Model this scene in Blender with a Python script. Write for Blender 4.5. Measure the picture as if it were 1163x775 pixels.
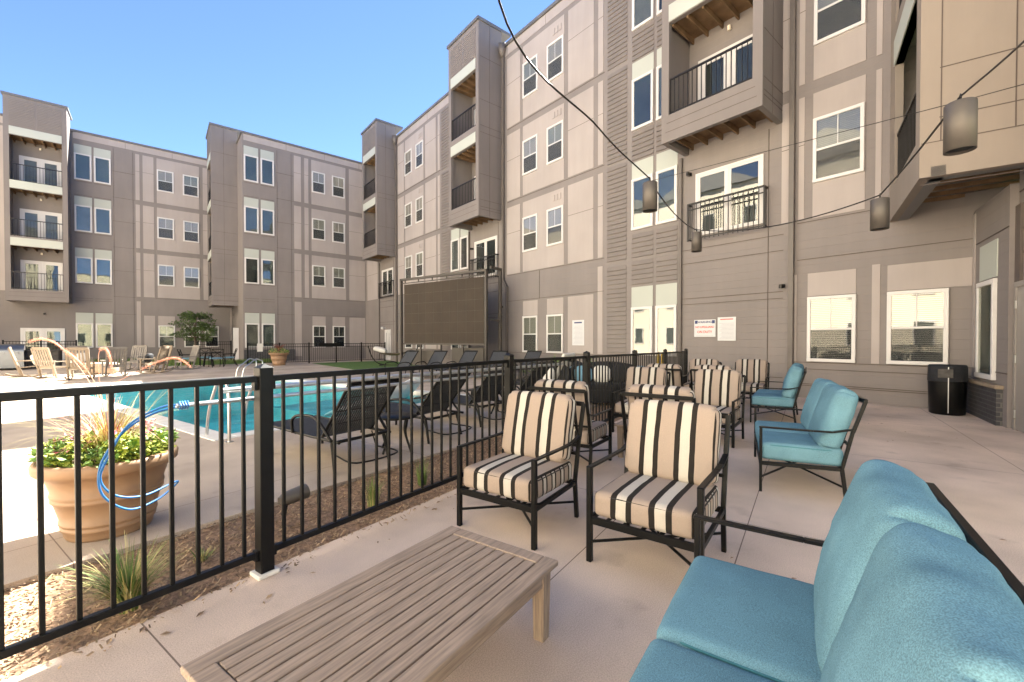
import bpy, math, random
from mathutils import Vector, Matrix, noise
random.seed(7)
R=math.radians
for o in list(bpy.data.objects): bpy.data.objects.remove(o)
S=bpy.context.scene; COL=S.collection
# ------------------------------------------------------------ camera
HC=1.40; YAW=39.6; PITCH=.7
cd=bpy.data.cameras.new('camera'); cam=bpy.data.objects.new('camera',cd); COL.objects.link(cam); S.camera=cam
cam.location=(0,0,HC); cam.rotation_euler=(R(90-PITCH),0,R(-YAW))
cd.sensor_width=36; cd.lens=36*489/1163; cd.shift_y=(392.3-387.5)/1163; cd.clip_start=.05; cd.clip_end=3000
# ------------------------------------------------------------ light
AIR=.26; SKYS=.10; EXPO=3.15; WBT=6250; WBI=6
SUN=Vector((.856,.46,1)).normalized()
el=math.asin(SUN.z); az=math.atan2(SUN.x,SUN.y)
w=bpy.data.worlds.new("World"); S.world=w; w.use_nodes=True
nt=w.node_tree; bg=nt.nodes['Background']; sk=nt.nodes.new('ShaderNodeTexSky'); sk.sky_type='NISHITA'
sk.sun_disc=False; sk.sun_elevation=el; sk.sun_rotation=az; sk.air_density=AIR; sk.dust_density=.0; sk.ozone_density=1.6; sk.altitude=1500
nt.links.new(sk.outputs[0],bg.inputs[0]); bg.inputs[1].default_value=SKYS
sd=bpy.data.lights.new('sun','SUN'); sd.energy=5.0; sd.angle=R(.5); sd.color=(1,.92,.81)
so=bpy.data.objects.new('sun',sd); COL.objects.link(so); so.rotation_euler=SUN.to_track_quat('Z','Y').to_euler()
S.view_settings.view_transform='Standard'; S.view_settings.look='None'; S.view_settings.gamma=1
S.view_settings.exposure=EXPO
try:
    S.view_settings.use_white_balance=True; S.view_settings.white_balance_temperature=WBT; S.view_settings.white_balance_tint=WBI
except Exception as e: print(e)
S.render.engine='CYCLES'; S.cycles.max_bounces=7; S.cycles.transparent_max_bounces=12
# ------------------------------------------------------------ materials
def new_mat(n):
    m=bpy.data.materials.new(n); m.use_nodes=True; return m,m.node_tree,m.node_tree.nodes['Principled BSDF']
def noise_mat(n,c,rough=.7,var=.12,scale=4,bump=.0,bscale=60,metal=0,c2=None,detail=6,spec=.4,fine=0,streak=0):
    m,t,b=new_mat(n); N=t.nodes; L=t.links
    tc=N.new('ShaderNodeTexCoord'); nz=N.new('ShaderNodeTexNoise'); nz.inputs['Scale'].default_value=scale; nz.inputs['Detail'].default_value=detail
    L.new(tc.outputs['Object'],nz.inputs['Vector'])
    rp=N.new('ShaderNodeValToRGB'); rp.color_ramp.elements[0].position=.3; rp.color_ramp.elements[1].position=.7
    a=[max(0,x*(1-var)) for x in c]; bb=[x*(1+var) for x in (c2 or c)]
    rp.color_ramp.elements[0].color=(*a,1); rp.color_ramp.elements[1].color=(*bb,1)
    L.new(nz.outputs[0],rp.inputs[0]); last=rp.outputs[0]
    if fine:
        n3=N.new('ShaderNodeTexNoise'); n3.inputs['Scale'].default_value=bscale; n3.inputs['Detail'].default_value=3; L.new(tc.outputs['Object'],n3.inputs['Vector'])
        mr=N.new('ShaderNodeMapRange'); mr.inputs[1].default_value=.3; mr.inputs[2].default_value=.7; mr.inputs[3].default_value=1-fine; mr.inputs[4].default_value=1+fine; L.new(n3.outputs[0],mr.inputs[0])
        mx=N.new('ShaderNodeMix'); mx.data_type='RGBA'; mx.blend_type='MULTIPLY'; mx.inputs[0].default_value=1
        L.new(last,mx.inputs[6]); L.new(mr.outputs[0],mx.inputs[7]); last=mx.outputs[2]
    if streak:
        mp=N.new('ShaderNodeMapping'); mp.inputs['Scale'].default_value=(1,1,.12); L.new(tc.outputs['Object'],mp.inputs[0])
        n5=N.new('ShaderNodeTexNoise'); n5.inputs['Scale'].default_value=3.3; n5.inputs['Detail'].default_value=8; n5.inputs['Roughness'].default_value=.65; L.new(mp.outputs[0],n5.inputs['Vector'])
        m5=N.new('ShaderNodeMapRange'); m5.inputs[1].default_value=.35; m5.inputs[2].default_value=.68; m5.inputs[3].default_value=1+streak*.4; m5.inputs[4].default_value=1-streak; L.new(n5.outputs[0],m5.inputs[0])
        x5=N.new('ShaderNodeMix'); x5.data_type='RGBA'; x5.blend_type='MULTIPLY'; x5.inputs[0].default_value=1; L.new(last,x5.inputs[6]); L.new(m5.outputs[0],x5.inputs[7]); last=x5.outputs[2]
    L.new(last,b.inputs['Base Color'])
    b.inputs['Roughness'].default_value=rough; b.inputs['Metallic'].default_value=metal; b.inputs['Specular IOR Level'].default_value=spec
    if bump:
        n2=N.new('ShaderNodeTexNoise'); n2.inputs['Scale'].default_value=bscale; n2.inputs['Detail'].default_value=4; L.new(tc.outputs['Object'],n2.inputs['Vector'])
        bp=N.new('ShaderNodeBump'); bp.inputs['Strength'].default_value=bump; bp.inputs['Distance'].default_value=.01; L.new(n2.outputs[0],bp.inputs['Height']); L.new(bp.outputs[0],b.inputs['Normal'])
    return m
def siding(n,c,period=.19,strength=.5):
    m=noise_mat(n,c,.75,.07,.5,0,streak=.05); t=m.node_tree; N=t.nodes; L=t.links; b=N['Principled BSDF']
    tc=N.new('ShaderNodeTexCoord'); sx=N.new('ShaderNodeSeparateXYZ'); L.new(tc.outputs['Object'],sx.inputs[0])
    d=N.new('ShaderNodeMath'); d.operation='DIVIDE'; d.inputs[1].default_value=period; L.new(sx.outputs[2],d.inputs[0])
    f=N.new('ShaderNodeMath'); f.operation='FRACT'; L.new(d.outputs[0],f.inputs[0])
    r=N.new('ShaderNodeValToRGB'); e=r.color_ramp.elements; e[0].position=0; e[0].color=(0,0,0,1); e[1].position=.07; e[1].color=(1,1,1,1); x=e.new(1); x.color=(.55,.55,.55,1); L.new(f.outputs[0],r.inputs[0])
    bp=N.new('ShaderNodeBump'); bp.inputs['Strength'].default_value=strength; bp.inputs['Distance'].default_value=.012; L.new(r.outputs[0],bp.inputs['Height']); L.new(bp.outputs[0],b.inputs['Normal'])
    return m
M={}
M['taupe']=siding('taupe_siding',(.205,.181,.172),.2,.35)
M['light']=noise_mat('light_panel_paint',(.355,.314,.296),.75,.07,.5,.10,160,streak=.05)
M['white_panel']=noise_mat('pale_green_white_panel',(.41,.43,.39),.7,.04,1.0)
M['joint']=noise_mat('panel_joint_shadow_gap',(.10,.08,.07),.9,.1,3)
M['louver']=noise_mat('louver_siding_paint',(.183,.160,.147),.7,.06,2)
M['tower']=noise_mat('tower_panel_paint',(.182,.160,.152),.7,.07,.6,.08,150,streak=.06)
M['beige']=noise_mat('beige_stucco',(.25,.212,.18),.8,.08,.5,.12,140,streak=.05)
M['cap']=noise_mat('metal_parapet_cap',(.13,.125,.125),.45,.08,2)
M['recess']=siding('recess_siding',(.195,.168,.146),.2,.4)
M['vinyl']=noise_mat('white_vinyl',(.60,.58,.57),.4,.03,3)
M['blind']=noise_mat('blind_slats',(.26,.25,.225),.6,.04,8)
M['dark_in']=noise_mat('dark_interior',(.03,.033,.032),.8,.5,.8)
M['shade']=noise_mat('grey_roller_shade',(.075,.088,.092),.8,.2,.8)
M['curtain']=noise_mat('pale_interior',(.13,.125,.11),.8,.4,.9)
M['black']=noise_mat('black_powder_coat',(.0045,.0043,.0042),.42,.25,12,.08,300,spec=.22)
M['brown_black']=noise_mat('dark_bronze_metal',(.011,.009,.008),.42,.25,6)
M['steel']=noise_mat('brushed_steel',(.55,.56,.57),.28,.06,5,metal=1)
M['alu']=noise_mat('aluminium_pole',(.62,.64,.66),.33,.08,9,metal=.85)
M['lampmetal']=noise_mat('grey_lamp_metal',(.095,.083,.074),.5,.06,9,metal=.35)
M['pipe']=noise_mat('brown_downpipe',(.125,.108,.097),.5,.08,3)
M['woodj']=noise_mat('treated_joist_wood',(.17,.105,.055),.8,.3,3)
M['blue']=noise_mat('teal_blue_cushion_fabric',(.125,.238,.300),.95,.10,5,.18,330,spec=.03,fine=.30)
M['blue_pipe']=noise_mat('teal_piping',(.05,.17,.21),.9,.1,9)
M['hose']=noise_mat('blue_hose',(.02,.13,.36),.5,.1,9)
M['terracotta']=noise_mat('tan_resin_planter',(.29,.18,.105),.55,.10,3,.1,40)
M['mulchsoil']=noise_mat('mulch_ground',(.25,.16,.10),.95,.5,26,1.0,40)
M['chip']=noise_mat('wood_chips',(.40,.28,.165),.9,.45,9)
M['chipd']=noise_mat('dark_wood_chips',(.21,.14,.09),.9,.4,9)
M['grassblade']=noise_mat('green_grass_blades',(.13,.19,.045),.7,.35,7)
M['strawblade']=noise_mat('straw_grass_blades',(.40,.34,.14),.7,.3,7)
M['redblade']=noise_mat('burgundy_grass_blades',(.24,.08,.06),.7,.4,7)
M['plume']=noise_mat('pink_seed_plume',(.62,.30,.21),.9,.2,30,.6,300)
M['grillmetal']=noise_mat('grill_metal',(.16,.17,.19),.3,.06,5,metal=.9)
M['leaf']=noise_mat('tree_leaf',(.075,.115,.035),.6,.5,2.2)
M['limeleaf']=noise_mat('lime_potato_vine_leaf',(.31,.35,.05),.6,.5,9)
M['greenleaf']=noise_mat('green_leaf',(.14,.24,.05),.6,.4,9)
M['pinkflower']=noise_mat('pink_petals',(.60,.20,.28),.7,.2,9)
M['bark']=noise_mat('bark',(.11,.08,.06),.9,.3,14,.6,40)
M['brick']=None
M['sling']=noise_mat('dark_grey_sling',(.013,.014,.018),.75,.2,20,.3,500)
M['grey_sling']=noise_mat('grey_sling',(.04,.042,.047),.75,.15,20)
M['whiteplastic']=noise_mat('white_moulded_plastic',(.75,.76,.76),.35,.04,4)
M['rockwood']=noise_mat('weathered_cream_wood',(.24,.19,.14),.75,.15,5)
M['greywood']=noise_mat('grey_painted_wood',(.22,.20,.18),.75,.15,5)
M['screen']=noise_mat('screen_mesh_brown',(.042,.031,.022),.85,.12,1.2)
M['screenframe']=noise_mat('screen_frame_metal',(.055,.047,.04),.55,.1,3)
M['door']=noise_mat('grey_painted_door',(.26,.235,.215),.45,.05,2)
M['stone']=noise_mat('dark_counter_stone',(.05,.045,.042),.6,.4,11)
M['sky_blue']=noise_mat('blue_seat_pad',(.16,.30,.40),.9,.1,6)
M['cream']=noise_mat('cream_fabric',(.62,.60,.56),.9,.06,6)
M['turf']=noise_mat('turf',(.08,.15,.03),.95,.35,40,.8,120)
M['yellow']=noise_mat('yellow_plastic',(.75,.5,.03),.5,.05,4)
M['orange']=noise_mat('fire_table_shell',(.38,.28,.2),.7,.08,4)
M['signwhite']=noise_mat('sign_white',(.55,.55,.56),.45,.02,4)
M['signred']=noise_mat('sign_red',(.62,.06,.035),.5,.02,4)
M['signblue']=noise_mat('sign_navy',(.03,.04,.14),.5,.02,4)
M['signgrey']=noise_mat('sign_print_grey',(.38,.38,.42),.6,.1,20)
M['bulb']=noise_mat('frosted_lamp_glass',(.8,.72,.6),.3,.05,4)
M['westwall']=noise_mat('opposite_cream_siding',(.80,.72,.58),.8,.04,.6)
def wood_mat(n,c,axis_scale=(1,14,14)):
    m,t,b=new_mat(n); N=t.nodes; L=t.links
    tc=N.new('ShaderNodeTexCoord'); mp=N.new('ShaderNodeMapping'); mp.inputs['Scale'].default_value=axis_scale; L.new(tc.outputs['Object'],mp.inputs[0])
    a=N.new('ShaderNodeTexNoise'); a.inputs['Scale'].default_value=6; a.inputs['Detail'].default_value=8; L.new(mp.outputs[0],a.inputs['Vector'])
    r=N.new('ShaderNodeValToRGB'); r.color_ramp.elements[0].position=.3; r.color_ramp.elements[1].position=.72
    r.color_ramp.elements[0].color=(*[x*.62 for x in c],1); r.color_ramp.elements[1].color=(*[x*1.15 for x in c],1); L.new(a.outputs[0],r.inputs[0]); L.new(r.outputs[0],b.inputs['Base Color'])
    bp=N.new('ShaderNodeBump'); bp.inputs['Strength'].default_value=.25; bp.inputs['Distance'].default_value=.004; L.new(a.outputs[0],bp.inputs['Height']); L.new(bp.outputs[0],b.inputs['Normal'])
    b.inputs['Roughness'].default_value=.72; return m
M['teak']=wood_mat('weathered_teak',(.32,.24,.18))
M['teakedge']=wood_mat('weathered_teak_leg',(.28,.21,.155),(14,14,1))
def glass_mat(n,fac=.38,tint=(.88,.86,.80)):
    m,t,b=new_mat(n); N=t.nodes; L=t.links; N.remove(b); out=N['Material Output']
    tr=N.new('ShaderNodeBsdfTransparent'); tr.inputs[0].default_value=(.90,.92,.90,1); gl=N.new('ShaderNodeBsdfGlossy'); gl.inputs['Roughness'].default_value=.015; gl.inputs[0].default_value=(*tint,1)
    tc=N.new('ShaderNodeTexCoord'); nz=N.new('ShaderNodeTexNoise'); nz.inputs['Scale'].default_value=1.6; nz.inputs['Detail'].default_value=1; L.new(tc.outputs['Object'],nz.inputs['Vector'])
    bp=N.new('ShaderNodeBump'); bp.inputs['Strength'].default_value=.10; bp.inputs['Distance'].default_value=.012; L.new(nz.outputs[0],bp.inputs['Height']); L.new(bp.outputs[0],gl.inputs['Normal'])
    fr=N.new('ShaderNodeFresnel'); fr.inputs[0].default_value=1.5; ad=N.new('ShaderNodeMath'); ad.operation='ADD'; ad.use_clamp=True; ad.inputs[1].default_value=fac; L.new(fr.outputs[0],ad.inputs[0])
    ge=N.new('ShaderNodeNewGeometry'); iv=N.new('ShaderNodeMath'); iv.operation='SUBTRACT'; iv.inputs[0].default_value=1; L.new(ge.outputs['Backfacing'],iv.inputs[1])
    mu=N.new('ShaderNodeMath'); mu.operation='MULTIPLY'; L.new(ad.outputs[0],mu.inputs[0]); L.new(iv.outputs[0],mu.inputs[1])   # the inner face of the pane only transmits
    mx=N.new('ShaderNodeMixShader'); L.new(mu.outputs[0],mx.inputs[0]); L.new(tr.outputs[0],mx.inputs[1]); L.new(gl.outputs[0],mx.inputs[2]); L.new(mx.outputs[0],out.inputs[0]); return m
M['glass']=glass_mat('window_glass',.12)
M['glassd']=glass_mat('door_glass',.05)
def screen_mat():
    m,t,b=new_mat('insect_screen'); N=t.nodes; L=t.links; out=N['Material Output']
    b.inputs['Base Color'].default_value=(.03,.032,.035,1); b.inputs['Roughness'].default_value=.6
    tr=N.new('ShaderNodeBsdfTransparent'); mx=N.new('ShaderNodeMixShader'); mx.inputs[0].default_value=.30; L.new(tr.outputs[0],mx.inputs[1]); L.new(b.outputs[0],mx.inputs[2]); L.new(mx.outputs[0],out.inputs[0]); return m
M['insect']=screen_mat()
def brick_mat():
    m,t,b=new_mat('dark_brick'); N=t.nodes; L=t.links; tc=N.new('ShaderNodeTexCoord'); br=N.new('ShaderNodeTexBrick')
    mp=N.new('ShaderNodeMapping'); sx=N.new('ShaderNodeSeparateXYZ'); cx=N.new('ShaderNodeCombineXYZ'); ad=N.new('ShaderNodeMath'); L.new(tc.outputs['Object'],sx.inputs[0]); L.new(sx.outputs[0],ad.inputs[0]); L.new(sx.outputs[1],ad.inputs[1]); L.new(ad.outputs[0],cx.inputs[0]); L.new(sx.outputs[2],cx.inputs[1]); L.new(cx.outputs[0],br.inputs['Vector'])
    br.inputs['Scale'].default_value=1; br.inputs['Brick Width'].default_value=.22; br.inputs['Row Height'].default_value=.075; br.inputs['Mortar Size'].default_value=.008
    br.inputs['Color1'].default_value=(.030,.030,.036,1); br.inputs['Color2'].default_value=(.055,.052,.058,1); br.inputs['Mortar'].default_value=(.11,.105,.10,1)
    L.new(br.outputs[0],b.inputs['Base Color']); bp=N.new('ShaderNodeBump'); bp.inputs['Strength'].default_value=.6; bp.inputs['Distance'].default_value=.01; bp.invert=True; L.new(br.outputs['Fac'],bp.inputs['Height']); L.new(bp.outputs[0],b.inputs['Normal']); b.inputs['Roughness'].default_value=.5; return m
M['brick']=brick_mat()
def stripe_mat(n,axis,offset,period=.236):
    m,t,b=new_mat(n); N=t.nodes; L=t.links
    tc=N.new('ShaderNodeTexCoord'); sx=N.new('ShaderNodeSeparateXYZ'); L.new(tc.outputs['Object'],sx.inputs[0])
    nz=N.new('ShaderNodeTexNoise'); nz.inputs['Scale'].default_value=5; L.new(tc.outputs['Object'],nz.inputs['Vector'])
    a0=N.new('ShaderNodeMath'); a0.operation='MULTIPLY_ADD'; a0.inputs[1].default_value=.012; L.new(nz.outputs[0],a0.inputs[0]); L.new(sx.outputs[axis],a0.inputs[2])
    a=N.new('ShaderNodeMath'); a.operation='ADD'; a.inputs[1].default_value=offset+10*period; L.new(a0.outputs[0],a.inputs[0])
    d=N.new('ShaderNodeMath'); d.operation='DIVIDE'; d.inputs[1].default_value=period; L.new(a.outputs[0],d.inputs[0])
    f=N.new('ShaderNodeMath'); f.operation='FRACT'; L.new(d.outputs[0],f.inputs[0])
    r=N.new('ShaderNodeValToRGB'); r.color_ramp.interpolation='CONSTANT'; e=r.color_ramp.elements
    tan=(.30,.24,.20,1); dk=(.018,.015,.013,1); cr=(.44,.405,.36,1)
    e[0].position=0; e[0].color=tan; e[1].position=.22; e[1].color=dk
    for p,cc in ((.37,cr),(.63,dk),(.78,tan)): q=e.new(p); q.color=cc
    L.new(f.outputs[0],r.inputs[0]); 
    n3=N.new('ShaderNodeTexNoise'); n3.inputs['Scale'].default_value=380; L.new(tc.outputs['Object'],n3.inputs['Vector'])
    mr=N.new('ShaderNodeMapRange'); mr.inputs[1].default_value=.3; mr.inputs[2].default_value=.7; mr.inputs[3].default_value=.9; mr.inputs[4].default_value=1.1; L.new(n3.outputs[0],mr.inputs[0])
    mx=N.new('ShaderNodeMix'); mx.data_type='RGBA'; mx.blend_type='MULTIPLY'; mx.inputs[0].default_value=1; L.new(r.outputs[0],mx.inputs[6]); L.new(mr.outputs[0],mx.inputs[7]); L.new(mx.outputs[2],b.inputs['Base Color'])
    b.inputs['Roughness'].default_value=.9; b.inputs['Specular IOR Level'].default_value=.2
    bp=N.new('ShaderNodeBump'); bp.inputs['Strength'].default_value=.25; bp.inputs['Distance'].default_value=.004; L.new(n3.outputs[0],bp.inputs['Height']); L.new(bp.outputs[0],b.inputs['Normal']); return m
M['stripe_x']=stripe_mat('striped_fabric',0,.0)
M['stripe_y']=stripe_mat('striped_fabric_side',1,.06,.13)
def concrete_mat(n,c,joints_u,joints_w):
    m,t,b=new_mat(n); N=t.nodes; L=t.links; tc=N.new('ShaderNodeTexCoord')
    def nz(s,d=5):
        a=N.new('ShaderNodeTexNoise'); a.inputs['Scale'].default_value=s; a.inputs['Detail'].default_value=d; L.new(tc.outputs['Object'],a.inputs['Vector']); return a
    n1=nz(.9,7); r=N.new('ShaderNodeValToRGB'); e=r.color_ramp.elements; e[0].position=.32; e[1].position=.68
    e[0].color=(*[x*.74 for x in c],1); e[1].color=(*[x*1.15 for x in c],1); L.new(n1.outputs[0],r.inputs[0])
    n2=nz(170,2); mr=N.new('ShaderNodeMapRange'); mr.inputs[1].default_value=.3; mr.inputs[2].default_value=.7; mr.inputs[3].default_value=.80; mr.inputs[4].default_value=1.16; L.new(n2.outputs[0],mr.inputs[0])
    mx=N.new('ShaderNodeMix'); mx.data_type='RGBA'; mx.blend_type='MULTIPLY'; mx.inputs[0].default_value=1; L.new(r.outputs[0],mx.inputs[6]); L.new(mr.outputs[0],mx.inputs[7])
    n4=nz(3.2,9); mr4=N.new('ShaderNodeMapRange'); mr4.inputs[1].default_value=.60; mr4.inputs[2].default_value=.72; mr4.inputs[3].default_value=1; mr4.inputs[4].default_value=.84; L.new(n4.outputs[0],mr4.inputs[0])
    mx4=N.new('ShaderNodeMix'); mx4.data_type='RGBA'; mx4.blend_type='MULTIPLY'; mx4.inputs[0].default_value=1; L.new(mx.outputs[2],mx4.inputs[6]); L.new(mr4.outputs[0],mx4.inputs[7])
    sx=N.new('ShaderNodeSeparateXYZ'); L.new(tc.outputs['Object'],sx.inputs[0]); last=None
    for ax,vals in ((0,joints_u),(1,joints_w)):
        for v in vals:
            s=N.new('ShaderNodeMath'); s.operation='COMPARE'; s.inputs[1].default_value=v; s.inputs[2].default_value=.0035; L.new(sx.outputs[ax],s.inputs[0])
            if last is None: last=s
            else:
                k=N.new('ShaderNodeMath'); k.operation='MAXIMUM'; L.new(last.outputs[0],k.inputs[0]); L.new(s.outputs[0],k.inputs[1]); last=k
    mj=N.new('ShaderNodeMix'); mj.data_type='RGBA'; mj.blend_type='MIX'; L.new(last.outputs[0],mj.inputs[0]); L.new(mx4.outputs[2],mj.inputs[6]); mj.inputs[7].default_value=(.17,.125,.10,1)
    L.new(mj.outputs[2],b.inputs['Base Color']); b.inputs['Roughness'].default_value=.85; b.inputs['Specular IOR Level'].default_value=.3
    bp=N.new('ShaderNodeBump'); bp.inputs['Strength'].default_value=.35; bp.inputs['Distance'].default_value=.003; L.new(n2.outputs[0],bp.inputs['Height']); L.new(bp.outputs[0],b.inputs['Normal']); return m
JU=[-5.3,-2.3,.7,3.7,6.7,9.7,12.7]
M['conc']=concrete_mat('tan_patio_concrete',(.61,.485,.395),JU,[-4.1,-1.9,.37,1.23])
M['deck']=concrete_mat('pale_pool_deck_concrete',(.44,.36,.29),[-6.8,-3.8,.65,3.7,6.7,9.7],[4.35,8.4,11.0,14.0,18.6,21.6,24.6])
M['coping']=noise_mat('white_pool_coping',(.62,.60,.56),.6,.08,5)
def water_mat():
    m,t,b=new_mat('pool_water'); N=t.nodes; L=t.links; out=N['Material Output']; N.remove(b)
    tr=N.new('ShaderNodeBsdfTransparent'); tr.inputs[0].default_value=(.58,.9,.93,1); gl=N.new('ShaderNodeBsdfGlossy'); gl.inputs['Roughness'].default_value=.02
    tc=N.new('ShaderNodeTexCoord'); nz=N.new('ShaderNodeTexNoise'); nz.inputs['Scale'].default_value=3; nz.inputs['Detail'].default_value=3; L.new(tc.outputs['Object'],nz.inputs['Vector'])
    bp=N.new('ShaderNodeBump'); bp.inputs['Strength'].default_value=.6; bp.inputs['Distance'].default_value=.05; L.new(nz.outputs[0],bp.inputs['Height']); L.new(bp.outputs[0],gl.inputs['Normal'])
    fr=N.new('ShaderNodeFresnel'); fr.inputs[0].default_value=1.33; L.new(bp.outputs[0],fr.inputs['Normal'])
    k=N.new('ShaderNodeMath'); k.operation='MULTIPLY'; k.inputs[1].default_value=.55; L.new(fr.outputs[0],k.inputs[0])
    mx=N.new('ShaderNodeMixShader'); L.new(k.outputs[0],mx.inputs[0]); L.new(tr.outputs[0],mx.inputs[1]); L.new(gl.outputs[0],mx.inputs[2]); L.new(mx.outputs[0],out.inputs[0]); return m
M['water']=water_mat()
M['poolfloor']=noise_mat('blue_pool_plaster',(.12,.48,.53),.7,.2,1.2,c2=(.2,.62,.65))
# ------------------------------------------------------------ mesh helpers
class MB:
    def __init__(s): s.v=[]; s.f=[]; s.m=[]; s.sm=[]
    def add(s,vs,fs,m=0,smooth=False):
        k=len(s.v); s.v+= [tuple(p) for p in vs]; s.f+=[tuple(i+k for i in f) for f in fs]; s.m+=[m]*len(fs); s.sm+=[smooth]*len(fs)
    def box(s,x0,x1,y0,y1,z0,z1,m=0,T=None):
        vs=[(x,y,z) for z in (z0,z1) for y in (y0,y1) for x in (x0,x1)]
        if T: vs=[T(*p) for p in vs]
        s.add(vs,[(0,2,3,1),(4,5,7,6),(0,1,5,4),(2,6,7,3),(0,4,6,2),(1,3,7,5)],m)
    def bar(s,p,q,w,h=None,m=0,up=(0,0,1)):
        h=h or w; p=Vector(p); q=Vector(q); d=(q-p).normalized(); u=Vector(up)
        if abs(d.dot(u))>.98: u=Vector((0,1,0))
        a=d.cross(u).normalized(); b=a.cross(d)
        vs=[c+a*sx*w/2+b*sy*h/2 for c in (p,q) for sx,sy in ((-1,-1),(1,-1),(1,1),(-1,1))]
        s.add(vs,[(3,2,1,0),(4,5,6,7),(0,1,5,4),(1,2,6,5),(2,3,7,6),(3,0,4,7)],m)
    def tube(s,pts,r,n=8,m=0,cap=True):
        pts=[Vector(p) for p in pts]; rs=r if isinstance(r,(list,tuple)) else [r]*len(pts)
        u=None; rings=[]
        for i,p in enumerate(pts):
            d=(pts[min(i+1,len(pts)-1)]-pts[max(i-1,0)]).normalized()
            if u is None: u=Vector((0,0,1)) if abs(d.z)<.9 else Vector((1,0,0))
            a=(u-d*u.dot(d)).normalized(); u=a; b=d.cross(a)
            rings.append([p+(a*math.cos(t)+b*math.sin(t))*rs[i] for t in [2*math.pi*k/n for k in range(n)]])
        vs=[v for r_ in rings for v in r_]; fs=[]
        for i in range(len(pts)-1):
            for k in range(n): fs.append((i*n+k,i*n+(k+1)%n,(i+1)*n+(k+1)%n,(i+1)*n+k))
        s.add(vs,fs,m,True)
        if cap: s.add(rings[0],[tuple(range(n))[::-1]],m); s.add(rings[-1],[tuple(range(n))],m)
    def lathe(s,prof,c=(0,0,0),n=32,m=0):
        vs=[(c[0]+r*math.cos(2*math.pi*k/n),c[1]+r*math.sin(2*math.pi*k/n),c[2]+z) for r,z in prof for k in range(n)]
        s.add(vs,[(i*n+k,i*n+(k+1)%n,(i+1)*n+(k+1)%n,(i+1)*n+k) for i in range(len(prof)-1) for k in range(n)],m,True)
    def blade(s,p,dirv,L,w,droop,m=0,n=5):
        p=Vector(p); h=Vector((dirv[0],dirv[1],0)); side=Vector((-dirv[1],dirv[0],0)).normalized() if h.length>0 else Vector((1,0,0)); pts=[]
        for i in range(n+1):
            t=i/n; c=p+h*(L*t*(.35+.65*t))+Vector((0,0,1))*(L*t*(1-droop*t)); ww=w*(1-t)**.7*.5+.0004
            pts+= [c-side*ww,c+side*ww]
        s.add(pts,[(2*i,2*i+1,2*i+3,2*i+2) for i in range(n)],m,True)
    def build(s,name,mats,parent=None,world=False,kind=None):
        me=bpy.data.meshes.new(name); me.from_pydata(s.v,[],s.f)
        for m in (mats if isinstance(mats,(list,tuple)) else [mats]): me.materials.append(M[m] if isinstance(m,str) else m)
        me.polygons.foreach_set('material_index',s.m); me.polygons.foreach_set('use_smooth',s.sm); me.update()
        o=bpy.data.objects.new(name,me); COL.objects.link(o)
        if parent is not None:
            o.parent=parent
            if world: o.matrix_parent_inverse=world_mat(parent).inverted()
        if kind: o['kind']=kind
        return o
def world_mat(o):
    m=Matrix.LocRotScale(o.location,o.rotation_euler,o.scale)
    if o.parent: m=world_mat(o.parent)@o.matrix_parent_inverse@m
    return m
def thing(name,label,cat,loc=(0,0,0),rz=0,group=None):
    o=bpy.data.objects.new(name,None); COL.objects.link(o); o.location=loc; o.rotation_euler=(0,0,rz); o.empty_display_size=.1
    o['label']=label; o['category']=cat
    if group: o['group']=group
    return o
def tag(o,label,cat,group=None):
    o['label']=label; o['category']=cat
    if group: o['group']=group
    return o
def dup(root,loc,rz,label,group=None):
    r=root.copy(); COL.objects.link(r); r.location=loc; r.rotation_euler=(0,0,rz); r['label']=label
    if group: r['group']=group
    def rec(src,dst):
        for ch in list(src.children):
            if ch is dst: continue
            c=ch.copy(); COL.objects.link(c); c.parent=dst; rec(ch,c)
    rec(root,r); return r
CU,SU=.962,.2731; ANG=math.atan2(SU,CU)
def UW(u,w_,z=0): return (u*CU-w_*SU,u*SU+w_*CU,z)
def bevel(o,wd=.004,seg=2):
    b=o.modifiers.new('bevel','BEVEL'); b.width=wd; b.segments=seg; b.limit_method='ANGLE'; return o
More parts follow.
